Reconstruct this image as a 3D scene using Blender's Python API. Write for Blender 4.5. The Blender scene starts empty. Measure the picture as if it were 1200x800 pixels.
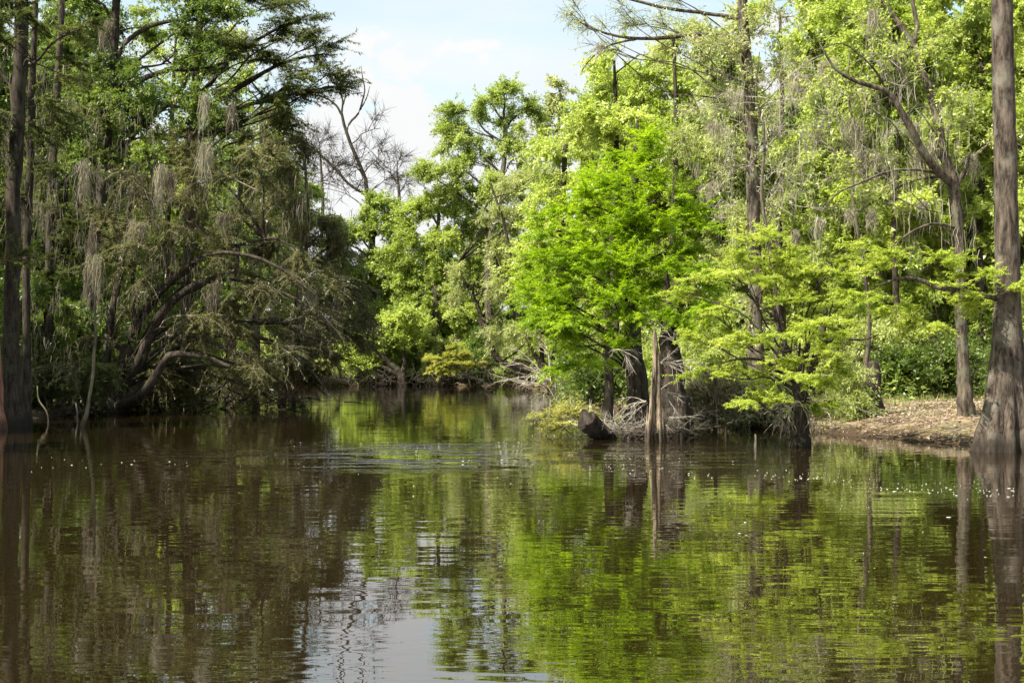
import bpy, math, random
import numpy as np
from mathutils import Vector

C = bpy.context.scene
R = math.radians

# ------------------------------------------------------------------ camera, sky, sun, exposure
F, H, CAMZ = 1666.7, 425.0, 1.7            # focal length in photo pixels, horizon row, eye height above the water
cam = bpy.data.cameras.new('camera'); cam.lens = 50; cam.sensor_width = 36
cam.clip_start = 0.1; cam.clip_end = 6000
camo = bpy.data.objects.new('camera', cam); C.collection.objects.link(camo)
camo.location = (0, 0, CAMZ); camo.rotation_euler = (R(90) + math.atan((H - 400) / F), 0, 0)
C.camera = camo

SUN_EL, SUN_AZ = R(49), R(-124)            # azimuth clockwise from +Y (the view direction): the sun stands to the left
sdir = Vector((math.sin(SUN_AZ) * math.cos(SUN_EL), math.cos(SUN_AZ) * math.cos(SUN_EL), math.sin(SUN_EL)))
W = bpy.data.worlds.new('World'); C.world = W; W.use_nodes = True
nt = W.node_tree; nd = nt.nodes; lk = nt.links; nd.clear()
out = nd.new('ShaderNodeOutputWorld'); bg = nd.new('ShaderNodeBackground')
sky = nd.new('ShaderNodeTexSky'); sky.sky_type = 'NISHITA'; sky.sun_disc = False
sky.sun_elevation = SUN_EL; sky.sun_rotation = SUN_AZ; sky.air_density = 1.0; sky.dust_density = 2.5; sky.ozone_density = 1.0
tc = nd.new('ShaderNodeTexCoord'); sep = nd.new('ShaderNodeSeparateXYZ')
lk.new(tc.outputs['Generated'], sep.inputs[0])
def wmath(op, a, b=None):
    m = nd.new('ShaderNodeMath'); m.operation = op
    for i, v in enumerate((a, b)):
        if v is None: continue
        if isinstance(v, (int, float)): m.inputs[i].default_value = v
        else: lk.new(v, m.inputs[i])
    return m.outputs[0]
# clouds: lumpy cumulus heads above the horizon, thin veil higher up
mp = nd.new('ShaderNodeMapping'); mp.inputs['Scale'].default_value = (7, 7, 12); mp.inputs['Location'].default_value = (0.35, 0.0, 0.1)
lk.new(tc.outputs['Generated'], mp.inputs[0])
n1 = nd.new('ShaderNodeTexNoise'); n1.inputs['Scale'].default_value = 1.0; n1.inputs['Detail'].default_value = 7; n1.inputs['Roughness'].default_value = .55
lk.new(mp.outputs[0], n1.inputs['Vector'])
low = wmath('SUBTRACT', 0.205, sep.outputs[2])                    # cloud tops near 11 degrees
cum = wmath('ADD', wmath('MULTIPLY', low, 7.0), wmath('MULTIPLY', wmath('SUBTRACT', n1.outputs['Fac'], 0.5), 2.6))
cr1 = nd.new('ShaderNodeMapRange'); cr1.inputs[1].default_value = 0.0; cr1.inputs[2].default_value = 0.16; lk.new(cum, cr1.inputs[0])
mp2 = nd.new('ShaderNodeMapping'); mp2.inputs['Scale'].default_value = (1.6, 3.0, 9); lk.new(tc.outputs['Generated'], mp2.inputs[0])
n2 = nd.new('ShaderNodeTexNoise'); n2.inputs['Scale'].default_value = 1.5; n2.inputs['Detail'].default_value = 6; lk.new(mp2.outputs[0], n2.inputs['Vector'])
cr2 = nd.new('ShaderNodeMapRange'); cr2.inputs[1].default_value = 0.34; cr2.inputs[2].default_value = 0.66; cr2.inputs[4].default_value = 0.85
lk.new(n2.outputs['Fac'], cr2.inputs[0])
cm = wmath('MAXIMUM', cr1.outputs[0], cr2.outputs[0])
mix = nd.new('ShaderNodeMix'); mix.data_type = 'RGBA'
shade = nd.new('ShaderNodeMix'); shade.data_type = 'RGBA'        # cloud colour varies a little with the lumps
shade.inputs[6].default_value = (1.86, 1.9, 1.92, 1); shade.inputs[7].default_value = (2.2, 2.2, 2.2, 1)
lk.new(n1.outputs['Fac'], shade.inputs[0])
lk.new(cm, mix.inputs[0]); tn = nd.new('ShaderNodeMix'); tn.data_type = 'RGBA'; tn.blend_type = 'MULTIPLY'; tn.inputs[0].default_value = 1
lk.new(sky.outputs[0], tn.inputs[6]); tn.inputs[7].default_value = (.60, .67, .58, 1); lk.new(tn.outputs[2], mix.inputs[6]); lk.new(shade.outputs[2], mix.inputs[7])
lk.new(mix.outputs[2], bg.inputs[0]); bg.inputs[1].default_value = 0.15
lk.new(bg.outputs[0], out.inputs[0])

sl = bpy.data.lights.new('sun', 'SUN'); sl.energy = 4.3; sl.angle = R(0.53); sl.color = (1.0, .935, .81)
so = bpy.data.objects.new('sun', sl); C.collection.objects.link(so)
so.rotation_euler = sdir.to_track_quat('Z', 'Y').to_euler(); so.location = (-60, -10, 80)

C.view_settings.view_transform = 'Standard'; C.view_settings.look = 'None'
C.view_settings.exposure = 1.66; C.view_settings.gamma = 1.0
C.cycles.use_denoising = True
C.cycles.max_bounces = 9; C.cycles.diffuse_bounces = 7; C.cycles.transmission_bounces = 7; C.cycles.transparent_max_bounces = 4

# ------------------------------------------------------------------ materials
def nodes(name):
    m = bpy.data.materials.new(name); m.use_nodes = True
    t = m.node_tree; t.nodes.clear()
    o = t.nodes.new('ShaderNodeOutputMaterial')
    return m, t, o
def ramp(t, fac, stops):
    r = t.nodes.new('ShaderNodeValToRGB'); e = r.color_ramp.elements
    e[0].position, e[0].color = stops[0][0], (*stops[0][1], 1)
    e[1].position, e[1].color = stops[-1][0], (*stops[-1][1], 1)
    for p, c in stops[1:-1]:
        k = e.new(p); k.color = (*c, 1)
    t.links.new(fac, r.inputs[0]); return r.outputs[0]
def noise(t, scale, detail=5, rough=.55, stretch=None, coord='Object'):
    c = t.nodes.new('ShaderNodeTexCoord'); v = c.outputs[coord]
    if stretch:
        m = t.nodes.new('ShaderNodeMapping'); m.inputs['Scale'].default_value = stretch
        t.links.new(v, m.inputs[0]); v = m.outputs[0]
    n = t.nodes.new('ShaderNodeTexNoise'); n.inputs['Scale'].default_value = scale
    n.inputs['Detail'].default_value = detail; n.inputs['Roughness'].default_value = rough
    t.links.new(v, n.inputs['Vector']); return n.outputs['Fac']

def leaf_mat(name, dark, mid, light, trans=.42):
    """Leaf tissue: diffuse front plus light coming through; colour varies from leaf to leaf and bough to bough."""
    m, t, o = nodes(name); L = t.links.new
    a = t.nodes.new('ShaderNodeAttribute'); a.attribute_name = 'tint'
    oi = t.nodes.new('ShaderNodeObjectInfo')
    ad = t.nodes.new('ShaderNodeMath'); ad.operation = 'MULTIPLY_ADD'; L(oi.outputs['Random'], ad.inputs[0])
    ad.inputs[1].default_value = .16; L(a.outputs['Fac'], ad.inputs[2])
    col = ramp(t, ad.outputs[0], [(0.0, dark), (0.5, mid), (1.0, light)])
    d = t.nodes.new('ShaderNodeBsdfDiffuse'); L(col, d.inputs[0])
    hs = t.nodes.new('ShaderNodeHueSaturation'); hs.inputs['Hue'].default_value = .485; hs.inputs['Saturation'].default_value = 1.05; hs.inputs['Value'].default_value = 1.5
    L(col, hs.inputs['Color'])
    tr = t.nodes.new('ShaderNodeBsdfTranslucent'); L(hs.outputs[0], tr.inputs[0])
    mx = t.nodes.new('ShaderNodeMixShader'); mx.inputs[0].default_value = trans; L(d.outputs[0], mx.inputs[1]); L(tr.outputs[0], mx.inputs[2])
    g = t.nodes.new('ShaderNodeBsdfGlossy'); g.inputs['Roughness'].default_value = .45
    m2 = t.nodes.new('ShaderNodeMixShader'); m2.inputs[0].default_value = .035; L(mx.outputs[0], m2.inputs[1]); L(g.outputs[0], m2.inputs[2])
    L(m2.outputs[0], o.inputs[0]); return m

def bark_mat(name, dark, light, patch=None, scale=7, bump=.03):
    m, t, o = nodes(name); L = t.links.new
    p = t.nodes.new('ShaderNodeBsdfPrincipled'); p.inputs['Roughness'].default_value = .9; p.inputs['Specular IOR Level'].default_value = .2
    n = noise(t, scale, 9, .72, (1, 1, .2))
    col = ramp(t, n, [(.40, dark), (.5, tuple((a + b) / 2.3 for a, b in zip(dark, light))), (.62, light)])
    if patch:
        q = noise(t, 2.2, 6, .6)
        fr = t.nodes.new('ShaderNodeMapRange'); fr.inputs[1].default_value = .5; fr.inputs[2].default_value = .66; fr.inputs[4].default_value = .75; L(q, fr.inputs[0])
        x = t.nodes.new('ShaderNodeMix'); x.data_type = 'RGBA'; L(fr.outputs[0], x.inputs[0]); L(col, x.inputs[6]); x.inputs[7].default_value = (*patch, 1); col = x.outputs[2]
    ge = t.nodes.new('ShaderNodeNewGeometry'); sx = t.nodes.new('ShaderNodeSeparateXYZ'); L(ge.outputs['Position'], sx.inputs[0])
    wz = t.nodes.new('ShaderNodeMath'); wz.operation = 'MULTIPLY_ADD'; L(n, wz.inputs[0]); wz.inputs[1].default_value = -.5; L(sx.outputs[2], wz.inputs[2])
    wr = t.nodes.new('ShaderNodeMapRange'); wr.inputs[1].default_value = -.12; wr.inputs[2].default_value = .12; wr.inputs[3].default_value = .75; wr.inputs[4].default_value = 0; L(wz.outputs[0], wr.inputs[0])   # flood stain at the waterline
    wm = t.nodes.new('ShaderNodeMix'); wm.data_type = 'RGBA'; L(wr.outputs[0], wm.inputs[0]); L(col, wm.inputs[6]); wm.inputs[7].default_value = (.016, .013, .009, 1); col = wm.outputs[2]
    L(col, p.inputs['Base Color'])
    b = t.nodes.new('ShaderNodeBump'); b.inputs['Distance'].default_value = bump; b.inputs['Strength'].default_value = .9; L(n, b.inputs['Height']); L(b.outputs[0], p.inputs['Normal'])
    L(p.outputs[0], o.inputs[0]); return m

M = {}
M['lime'] = leaf_mat('lime_cypress_needles', (.09, .17, .012), (.225, .37, .018), (.38, .50, .04), .55)
M['yellowlime'] = leaf_mat('yellow_green_needles', (.18, .25, .03), (.32, .41, .055), (.50, .57, .13), .53)
M['spring'] = leaf_mat('spring_broad_leaves', (.17, .25, .035), (.32, .41, .07), (.52, .59, .17), .53)
M['oak'] = leaf_mat('oak_leaves', (.15, .215, .035), (.25, .34, .06), (.42, .50, .13), .53)
M['olive'] = leaf_mat('olive_willow_leaves', (.22, .26, .07), (.33, .39, .12), (.50, .54, .22), .5)
M['thicket'] = leaf_mat('shaded_thicket_leaves', (.052, .054, .016), (.090, .094, .028), (.19, .195, .06), .45)  # olive leaf with the left bank's shade darkened into its colour
M['shade'] = leaf_mat('shaded_needles', (.055, .074, .019), (.095, .122, .031), (.19, .215, .06), .45)  # needle colour kept dark to carry the shade of the left forest
M['shadelight'] = leaf_mat('shaded_green_leaves', (.06, .10, .016), (.10, .16, .024), (.20, .28, .045), .45)  # green darkened to carry shade on the left and behind the right bank
M['forest'] = leaf_mat('forest_leaves', (.16, .22, .04), (.28, .36, .075), (.45, .53, .15), .52)
M['gold'] = leaf_mat('golden_leaves', (.22, .25, .04), (.33, .35, .06), (.46, .46, .11), .45)
M['brownleaf'] = leaf_mat('dry_leaves', (.13, .115, .05), (.22, .20, .09), (.32, .30, .14), .35)
M['litter'] = leaf_mat('fallen_leaves', (.10, .065, .038), (.23, .165, .10), (.40, .31, .20), .1)
M['grass'] = leaf_mat('grass_blades', (.12, .16, .03), (.22, .26, .06), (.36, .36, .12), .4)
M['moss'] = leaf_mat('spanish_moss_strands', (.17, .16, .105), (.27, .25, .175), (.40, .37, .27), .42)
M['moss_dark'] = leaf_mat('shaded_moss_strands', (.085, .072, .046), (.14, .12, .08), (.23, .20, .135), .38)  # darker copy of the moss, left bank shade put into the colour
M['sapling'] = bark_mat('sapling_bark', (.05, .042, .026), (.22, .19, .125), (.14, .15, .08), 10, .01)
M['bark'] = bark_mat('grey_brown_bark', (.020, .015, .010), (.14, .112, .085), (.12, .13, .085), 11)
M['bark_dark'] = bark_mat('dark_bark', (.011, .008, .006), (.07, .054, .040), (.06, .062, .04), 11)
M['bark_cypress'] = bark_mat('cypress_bark', (.018, .013, .0095), (.125, .098, .077), (.165, .15, .12), 12, .06)
M['bark_pale'] = bark_mat('pale_bark', (.14, .115, .085), (.42, .36, .29), (.45, .40, .33), 6)
M['dead'] = bark_mat('bleached_dead_wood', (.20, .17, .14), (.50, .45, .38), None, 9, .01)
M['snag'] = bark_mat('split_snag_wood', (.05, .036, .025), (.34, .265, .19), (.15, .13, .105), 10, .06)
M['rust'] = bark_mat('red_brown_wood', (.12, .05, .03), (.36, .19, .12), None, 6)
M['wet'] = bark_mat('wet_black_wood', (.010, .008, .006), (.055, .042, .032), None, 7, .04)

def ground_mat():
    m, t, o = nodes('bank_soil_and_litter'); L = t.links.new
    p = t.nodes.new('ShaderNodeBsdfPrincipled'); p.inputs['Roughness'].default_value = .95; p.inputs['Specular IOR Level'].default_value = .15
    n = noise(t, 1.1, 9, .7); col = ramp(t, n, [(.36, (.05, .034, .02)), (.5, (.15, .105, .065)), (.64, (.31, .235, .155))])
    q = noise(t, .35, 5); g = t.nodes.new('ShaderNodeMapRange'); g.inputs[1].default_value = .5; g.inputs[2].default_value = .64; g.inputs[4].default_value = .6; L(q, g.inputs[0])
    x = t.nodes.new('ShaderNodeMix'); x.data_type = 'RGBA'; L(g.outputs[0], x.inputs[0]); L(col, x.inputs[6]); x.inputs[7].default_value = (.11, .12, .04, 1)
    ge = t.nodes.new('ShaderNodeNewGeometry'); sx = t.nodes.new('ShaderNodeSeparateXYZ'); L(ge.outputs['Position'], sx.inputs[0])
    wz = t.nodes.new('ShaderNodeMath'); wz.operation = 'MULTIPLY_ADD'; L(noise(t, 2.5, 5), wz.inputs[0]); wz.inputs[1].default_value = -.35; L(sx.outputs[2], wz.inputs[2])
    wr = t.nodes.new('ShaderNodeMapRange'); wr.inputs[1].default_value = -.10; wr.inputs[2].default_value = .05; L(wz.outputs[0], wr.inputs[0])     # wet mud along the waterline
    wm = t.nodes.new('ShaderNodeMix'); wm.data_type = 'RGBA'; L(wr.outputs[0], wm.inputs[0]); wm.inputs[6].default_value = (.05, .034, .02, 1); L(x.outputs[2], wm.inputs[7])
    L(wm.outputs[2], p.inputs['Base Color'])
    b = t.nodes.new('ShaderNodeBump'); b.inputs['Distance'].default_value = .06; L(noise(t, 6, 6, .7), b.inputs['Height']); L(b.outputs[0], p.inputs['Normal'])
    L(p.outputs[0], o.inputs[0]); return m
M['ground'] = ground_mat()

def water_mat():
    m, t, o = nodes('tannin_river_water'); L = t.links.new
    p = t.nodes.new('ShaderNodeBsdfPrincipled'); p.inputs['Roughness'].default_value = .004; p.inputs['IOR'].default_value = 2.3
    n0 = noise(t, .07, 3); L(ramp(t, n0, [(.3, (.0105, .0068, .0024)), (.7, (.0155, .0102, .0037))]), p.inputs['Base Color'])
    a = noise(t, 1.0, 1, .5, (.9, 2.2, 1)); b_ = noise(t, 1.0, 1.2, .5, (2.6, 6.5, 1)); s = noise(t, 1.0, 2, .5, (.12, .33, 1))
    mr = t.nodes.new('ShaderNodeMapRange'); mr.inputs[1].default_value = .42; mr.inputs[2].default_value = .72; mr.inputs[3].default_value = .12; mr.inputs[4].default_value = 1.3; L(noise(t, 1, 4, .6, (.05, .22, 1)), mr.inputs[0])
    def mad(x, k, y=None):
        q = t.nodes.new('ShaderNodeMath'); q.operation = 'MULTIPLY_ADD'; L(x, q.inputs[0]); q.inputs[1].default_value = k
        if y is None: q.inputs[2].default_value = 0
        else: L(y, q.inputs[2])
        return q.outputs[0]
    gm = t.nodes.new('ShaderNodeNewGeometry'); vm = t.nodes.new('ShaderNodeVectorMath'); vm.operation = 'MULTIPLY_ADD'; L(gm.outputs['Position'], vm.inputs[0])
    vm.inputs[1].default_value = (.14, .2, 0); vm.inputs[2].default_value = (.12, -5.3, 0); vl = t.nodes.new('ShaderNodeVectorMath'); vl.operation = 'LENGTH'; L(vm.outputs[0], vl.inputs[0])
    pr = t.nodes.new('ShaderNodeMapRange'); pr.inputs[1].default_value = 1.0; pr.inputs[2].default_value = .3; L(vl.outputs['Value'], pr.inputs[0])
    tb = t.nodes.new('ShaderNodeMapRange'); tb.inputs[1].default_value = .5; tb.inputs[2].default_value = .6; tb.inputs[4].default_value = 20; L(noise(t, 1, 4, .6, (.35, 1.4, 1)), tb.inputs[0])
    tm = t.nodes.new('ShaderNodeMath'); tm.operation = 'MULTIPLY_ADD'; L(pr.outputs[0], tm.inputs[0]); L(tb.outputs[0], tm.inputs[1]); L(mr.outputs[0], tm.inputs[2])
    fine = mad(b_, .0022); mu = t.nodes.new('ShaderNodeMath'); mu.operation = 'MULTIPLY'; L(fine, mu.inputs[0]); L(tm.outputs[0], mu.inputs[1])
    hgt = mad(a, .0034, mad(s, .008, mu.outputs[0]))
    b = t.nodes.new('ShaderNodeBump'); b.inputs['Distance'].default_value = 1.0; b.inputs['Strength'].default_value = 1.0
    L(hgt, b.inputs['Height']); L(b.outputs[0], p.inputs['Normal']); L(p.outputs[0], o.inputs[0]); return m
M['water'] = water_mat()
def plain(name, c, rough=.6):
    m, t, o = nodes(name); p = t.nodes.new('ShaderNodeBsdfPrincipled'); p.inputs['Roughness'].default_value = rough
    t.links.new(ramp(t, noise(t, 30, 3), [(.3, tuple(x * .8 for x in c)), (.7, c)]), p.inputs['Base Color']); t.links.new(p.outputs[0], o.inputs[0]); return m
M['foam'] = plain('pale_foam', (.75, .74, .68))
M['pollen'] = plain('pale_floating_petals', (.7, .68, .55))

# ------------------------------------------------------------------ mesh helpers (numpy)
def nrm(v): return v / np.maximum(np.linalg.norm(v, axis=-1, keepdims=True), 1e-9)
def mesh(name, V, quads=None, tris=None, tint=None, smooth=True):
    me = bpy.data.meshes.new(name); V = np.asarray(V, np.float32)
    q = np.zeros((0, 4), np.int32) if quads is None else np.asarray(quads, np.int32)
    t = np.zeros((0, 3), np.int32) if tris is None else np.asarray(tris, np.int32)
    loops = np.concatenate([q.ravel(), t.ravel()]).astype(np.int32)
    st = np.concatenate([np.arange(len(q)) * 4, len(q) * 4 + np.arange(len(t)) * 3]).astype(np.int32)
    me.vertices.add(len(V)); me.vertices.foreach_set('co', V.ravel())
    me.loops.add(len(loops)); me.loops.foreach_set('vertex_index', loops)
    me.polygons.add(len(st)); me.polygons.foreach_set('loop_start', st)
    if smooth: me.polygons.foreach_set('use_smooth', np.ones(len(st), bool))
    if tint is not None:
        at = me.attributes.new('tint', 'FLOAT', 'FACE'); at.data.foreach_set('value', np.asarray(tint, np.float32))
    me.update(calc_edges=True); return me
def obj(name, me, mat, parent=None, kind=None, label=None):
    o = bpy.data.objects.new(name, me); C.collection.objects.link(o)
    if mat and not me.materials: me.materials.append(M[mat])
    if parent: o.parent = parent
    if kind: o['kind'] = kind
    if label: o['label'] = label
    return o
def tag(o, label, cat, group=None, kind=None):
    if label: o['label'] = label
    if cat: o['category'] = cat
    if group: o['group'] = group
    if kind: o['kind'] = kind
    return o
def thing(name, label, cat, loc, group=None, rz=0):
    o = bpy.data.objects.new(name, None); C.collection.objects.link(o); o.empty_display_size = .2
    o.location = loc; o.rotation_euler = (0, 0, rz); return tag(o, label, cat, group)
def copy_tree(root, loc, rz, sc, label=None):
    r = root.copy(); C.collection.objects.link(r); r.location = loc; r.rotation_euler = (0, 0, rz); r.scale = (sc, sc, sc)
    if label: r['label'] = label
    for ch in root.children:
        c = ch.copy(); C.collection.objects.link(c); c.parent = r
    return r

def tubes(P, Rr, k):
    """P (m,n,3) paths, Rr (m,n) radii -> verts, quads of m open tubes with k sides"""
    P = np.asarray(P, float); Rr = np.asarray(Rr, float); m, n, _ = P.shape
    T = nrm(np.gradient(P, axis=1)); ref = np.where(np.abs(T[..., 2:3]) > .9, np.array([1., 0, 0]), np.array([0., 0, 1.]))
    U = nrm(np.cross(ref, T)); Vv = np.cross(T, U)
    a = np.arange(k) * 2 * np.pi / k
    ring = P[:, :, None] + Rr[:, :, None, None] * (np.cos(a)[:, None] * U[:, :, None] + np.sin(a)[:, None] * Vv[:, :, None])
    idx = np.arange(m * n * k).reshape(m, n, k)
    A = idx[:, :-1]; B = idx[:, 1:]
    Q = np.stack([A, np.roll(A, -1, 2), np.roll(B, -1, 2), B], -1).reshape(-1, 4)
    return ring.reshape(-1, 3), Q
def ribbons(rng, P, Rr):
    P = np.asarray(P, float); m, n, _ = P.shape; an = rng.uniform(0, 6.28, (m, 1)); side = np.stack([np.cos(an), np.sin(an), an * 0], -1) * Rr[..., None]
    V = np.stack([P - side, P + side], 2); idx = np.arange(m * n * 2).reshape(m, n, 2)
    return V.reshape(-1, 3), np.stack([idx[:, :-1, 0], idx[:, :-1, 1], idx[:, 1:, 1], idx[:, 1:, 0]], -1).reshape(-1, 4)
def join(parts):
    Vs, Qs, o = [], [], 0
    for v, q in parts:
        Vs.append(v); Qs.append(q + o); o += len(v)
    return np.concatenate(Vs), np.concatenate(Qs)
def spline(pts, n):
    """Catmull-Rom through pts (k,d) resampled to n points"""
    p = np.asarray(pts, float)
    if len(p) == 2: return p[0] + (p[1] - p[0]) * np.linspace(0, 1, n)[:, None]
    e = np.concatenate([[2 * p[0] - p[1]], p, [2 * p[-1] - p[-2]]])
    L = np.concatenate([[0], np.cumsum(np.linalg.norm(np.diff(p[:, :3], axis=0), axis=1))]); s = np.linspace(0, L[-1], n)
    i = np.clip(np.searchsorted(L, s, 'right') - 1, 0, len(p) - 2); u = ((s - L[i]) / np.maximum(L[i + 1] - L[i], 1e-9))[:, None]
    a, b, c, d = e[i], e[i + 1], e[i + 2], e[i + 3]
    return .5 * (2 * b + (c - a) * u + (2 * a - 5 * b + 4 * c - d) * u * u + (3 * b - a - 3 * c + d) * u ** 3)
def trunk_tube(rng, path, rad, k=14, ridge=.0, ridge_h=2.5, lobes=7, rough=.05, z0=0.):
    """trunk with an uneven, fluted surface; buttress ridges fade out above ridge_h"""
    n = len(path); V, Q = tubes(path[None], rad[None], k); V = V.reshape(n, k, 3)
    th = np.arange(k) * 2 * np.pi / k; hh = np.maximum(path[:, 2] - z0, 0)
    fl = np.zeros((n, k)); ph = rng.uniform(0, 6.28, 3)
    fade = np.exp(-(hh / ridge_h) ** 1.4)[:, None]
    fl += ridge * fade * (np.abs(np.sin(th * lobes / 2 + ph[0] + .5 * np.sin(th * 2 + ph[1])))[None] ** .7 - .62) * 1.6
    fl += .35 * ridge * fade * np.sin(th * 3 + ph[2])[None]
    z = rng.normal(0, 1, (n, k)); z = (z + np.roll(z, 1, 0) + np.roll(z, 1, 1) + np.roll(z, -1, 0)) / 2
    fl += rough * z * .6
    V = path[:, None] + (V - path[:, None]) * (1 + fl)[..., None]
    return V.reshape(-1, 3), Q
def leaves(P, A, N, L, Wd):
    """diamond leaves: base P, axis A, normal N -> verts, quads"""
    A = nrm(A); B = nrm(np.cross(A, N)); Nn = np.cross(B, A); L = L[:, None]; Wd = Wd[:, None]
    v = np.stack([P + B * Wd * .5, P + A * L - Nn * L * .08, P + A * L * .12 - B * Wd * .5], 1)
    return v.reshape(-1, 3), np.arange(len(P) * 3).reshape(-1, 3)
def pick(path, t):
    """path (m,n,3), t (m,q) -> points (m,q,3) and tangents"""
    m, n, _ = path.shape; f = np.clip(t, 0, .9999) * (n - 1); i = f.astype(int); u = (f - i)[..., None]; r = np.arange(m)[:, None]
    a, b = path[r, i], path[r, i + 1]; return a + (b - a) * u, nrm(b - a)

# ------------------------------------------------------------------ terrain: river channel with banks
LB = ([-40, 30, 40, 45, 52, 60, 80, 100, 140], [-19, -17, -16, -14.2, -14.6, -16.5, -20, -25, -60])
RB = ([-40, 20, 28, 33, 36, 44, 55, 71, 90, 103, 140], [13, 11, 9.4, 7.6, 6.2, 3.6, 2.8, 2.4, 4, 8, 20])
FB = ([-80, -30, -16, -6, 2, 8, 40], [95, 101, 104, 105.5, 104, 103, 96])
def gz(x, y):
    x = np.asarray(x, float); y = np.asarray(y, float)
    s = np.minimum(np.minimum(x - np.interp(y, *LB), np.interp(y, *RB) - x), np.interp(x, *FB) - y)
    s = s + .35 * np.sin(x * 1.3 + y * .7) + .2 * np.sin(x * 2.9 - y * 1.7)
    far = np.clip((np.abs(x) + np.abs(y) - 200) / 400, 0, 1) * 3
    bank = .62 * (1 - np.exp(np.minimum(s, 0) / np.where(y > 85, 1.0, 3.2))) + .07 * np.sin(x * .9 + 1) * np.sin(y * 1.1) * (s < 0) + .03 * np.sin(x * 3.3) * np.sin(y * 4.1) * (s < 0)
    return np.where(s > 0, -1.6 * (1 - np.exp(-np.maximum(s, 0) / 1.4)), bank) + far
def axis(lo, hi, step, outs): return np.concatenate([[-o for o in outs[::-1] if -o < lo], np.arange(lo, hi + .01, step), [o for o in outs if o > hi]])
gx = axis(-46, 46, .7, [50, 60, 80, 120, 200, 400, 900, 2500]); gy = axis(18, 150, .8, [160, 190, 250, 400, 900, 2500])
gy = np.concatenate([[-2500, -900, -300, -100, -50, -20, 0, 10], gy[gy >= 18]])
GX, GY = np.meshgrid(gx, gy); GZ = gz(GX, GY); nx, ny = len(gx), len(gy)
I = np.arange(nx * ny).reshape(ny, nx)
obj('ground', mesh('ground', np.stack([GX, GY, GZ], -1).reshape(-1, 3), np.stack([I[:-1, :-1], I[:-1, 1:], I[1:, 1:], I[1:, :-1]], -1).reshape(-1, 4)), 'ground', kind='structure')
wx = np.array([-300, -60, 0, 60, 300.]); wy = np.array([-600, 0, 40, 80, 120, 190.])
WX, WY = np.meshgrid(wx, wy); I = np.arange(len(wx) * len(wy)).reshape(len(wy), len(wx))
obj('river_water', mesh('river_water', np.stack([WX, WY, WX * 0], -1).reshape(-1, 3), np.stack([I[:-1, :-1], I[:-1, 1:], I[1:, 1:], I[1:, :-1]], -1).reshape(-1, 4)), 'water', kind='structure')

def at(px, py, d): return np.array([(px - 600) * d / F, d, CAMZ - (py - H) * d / F])

# ------------------------------------------------------------------ trees
STY = {
    # cr: clump radius in photo pixels at 45 m; tw twigs per clump; lv leaves per twig; ll, lw leaf size (m) at 45 m; flat: vertical squash; droop
    'broad':  dict(cr=36, tw=28, lv=44, ll=.115, lw=.072, flat=.8, droop=.25, spray=0, twr=.006),
    'spray':  dict(cr=32, tw=20, lv=56, ll=.125, lw=.036, flat=.32, droop=.18, spray=1, twr=.006),
    'layer':  dict(cr=26, tw=15, lv=51, ll=.12, lw=.034, flat=.15, droop=.10, spray=1, twr=.006),
    'willow': dict(cr=34, tw=29, lv=36, ll=.135, lw=.042, flat=.8, droop=.45, spray=0, twr=.006),
    'thin':   dict(cr=26, tw=18, lv=10, ll=.13, lw=.07, flat=.9, droop=.2, spray=0, twr=.007),
    'bare':   dict(cr=26, tw=16, lv=0, ll=.1, lw=.05, flat=1.0, droop=.0, spray=0, twr=.010),
}
N_LEAF = [0]
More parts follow.
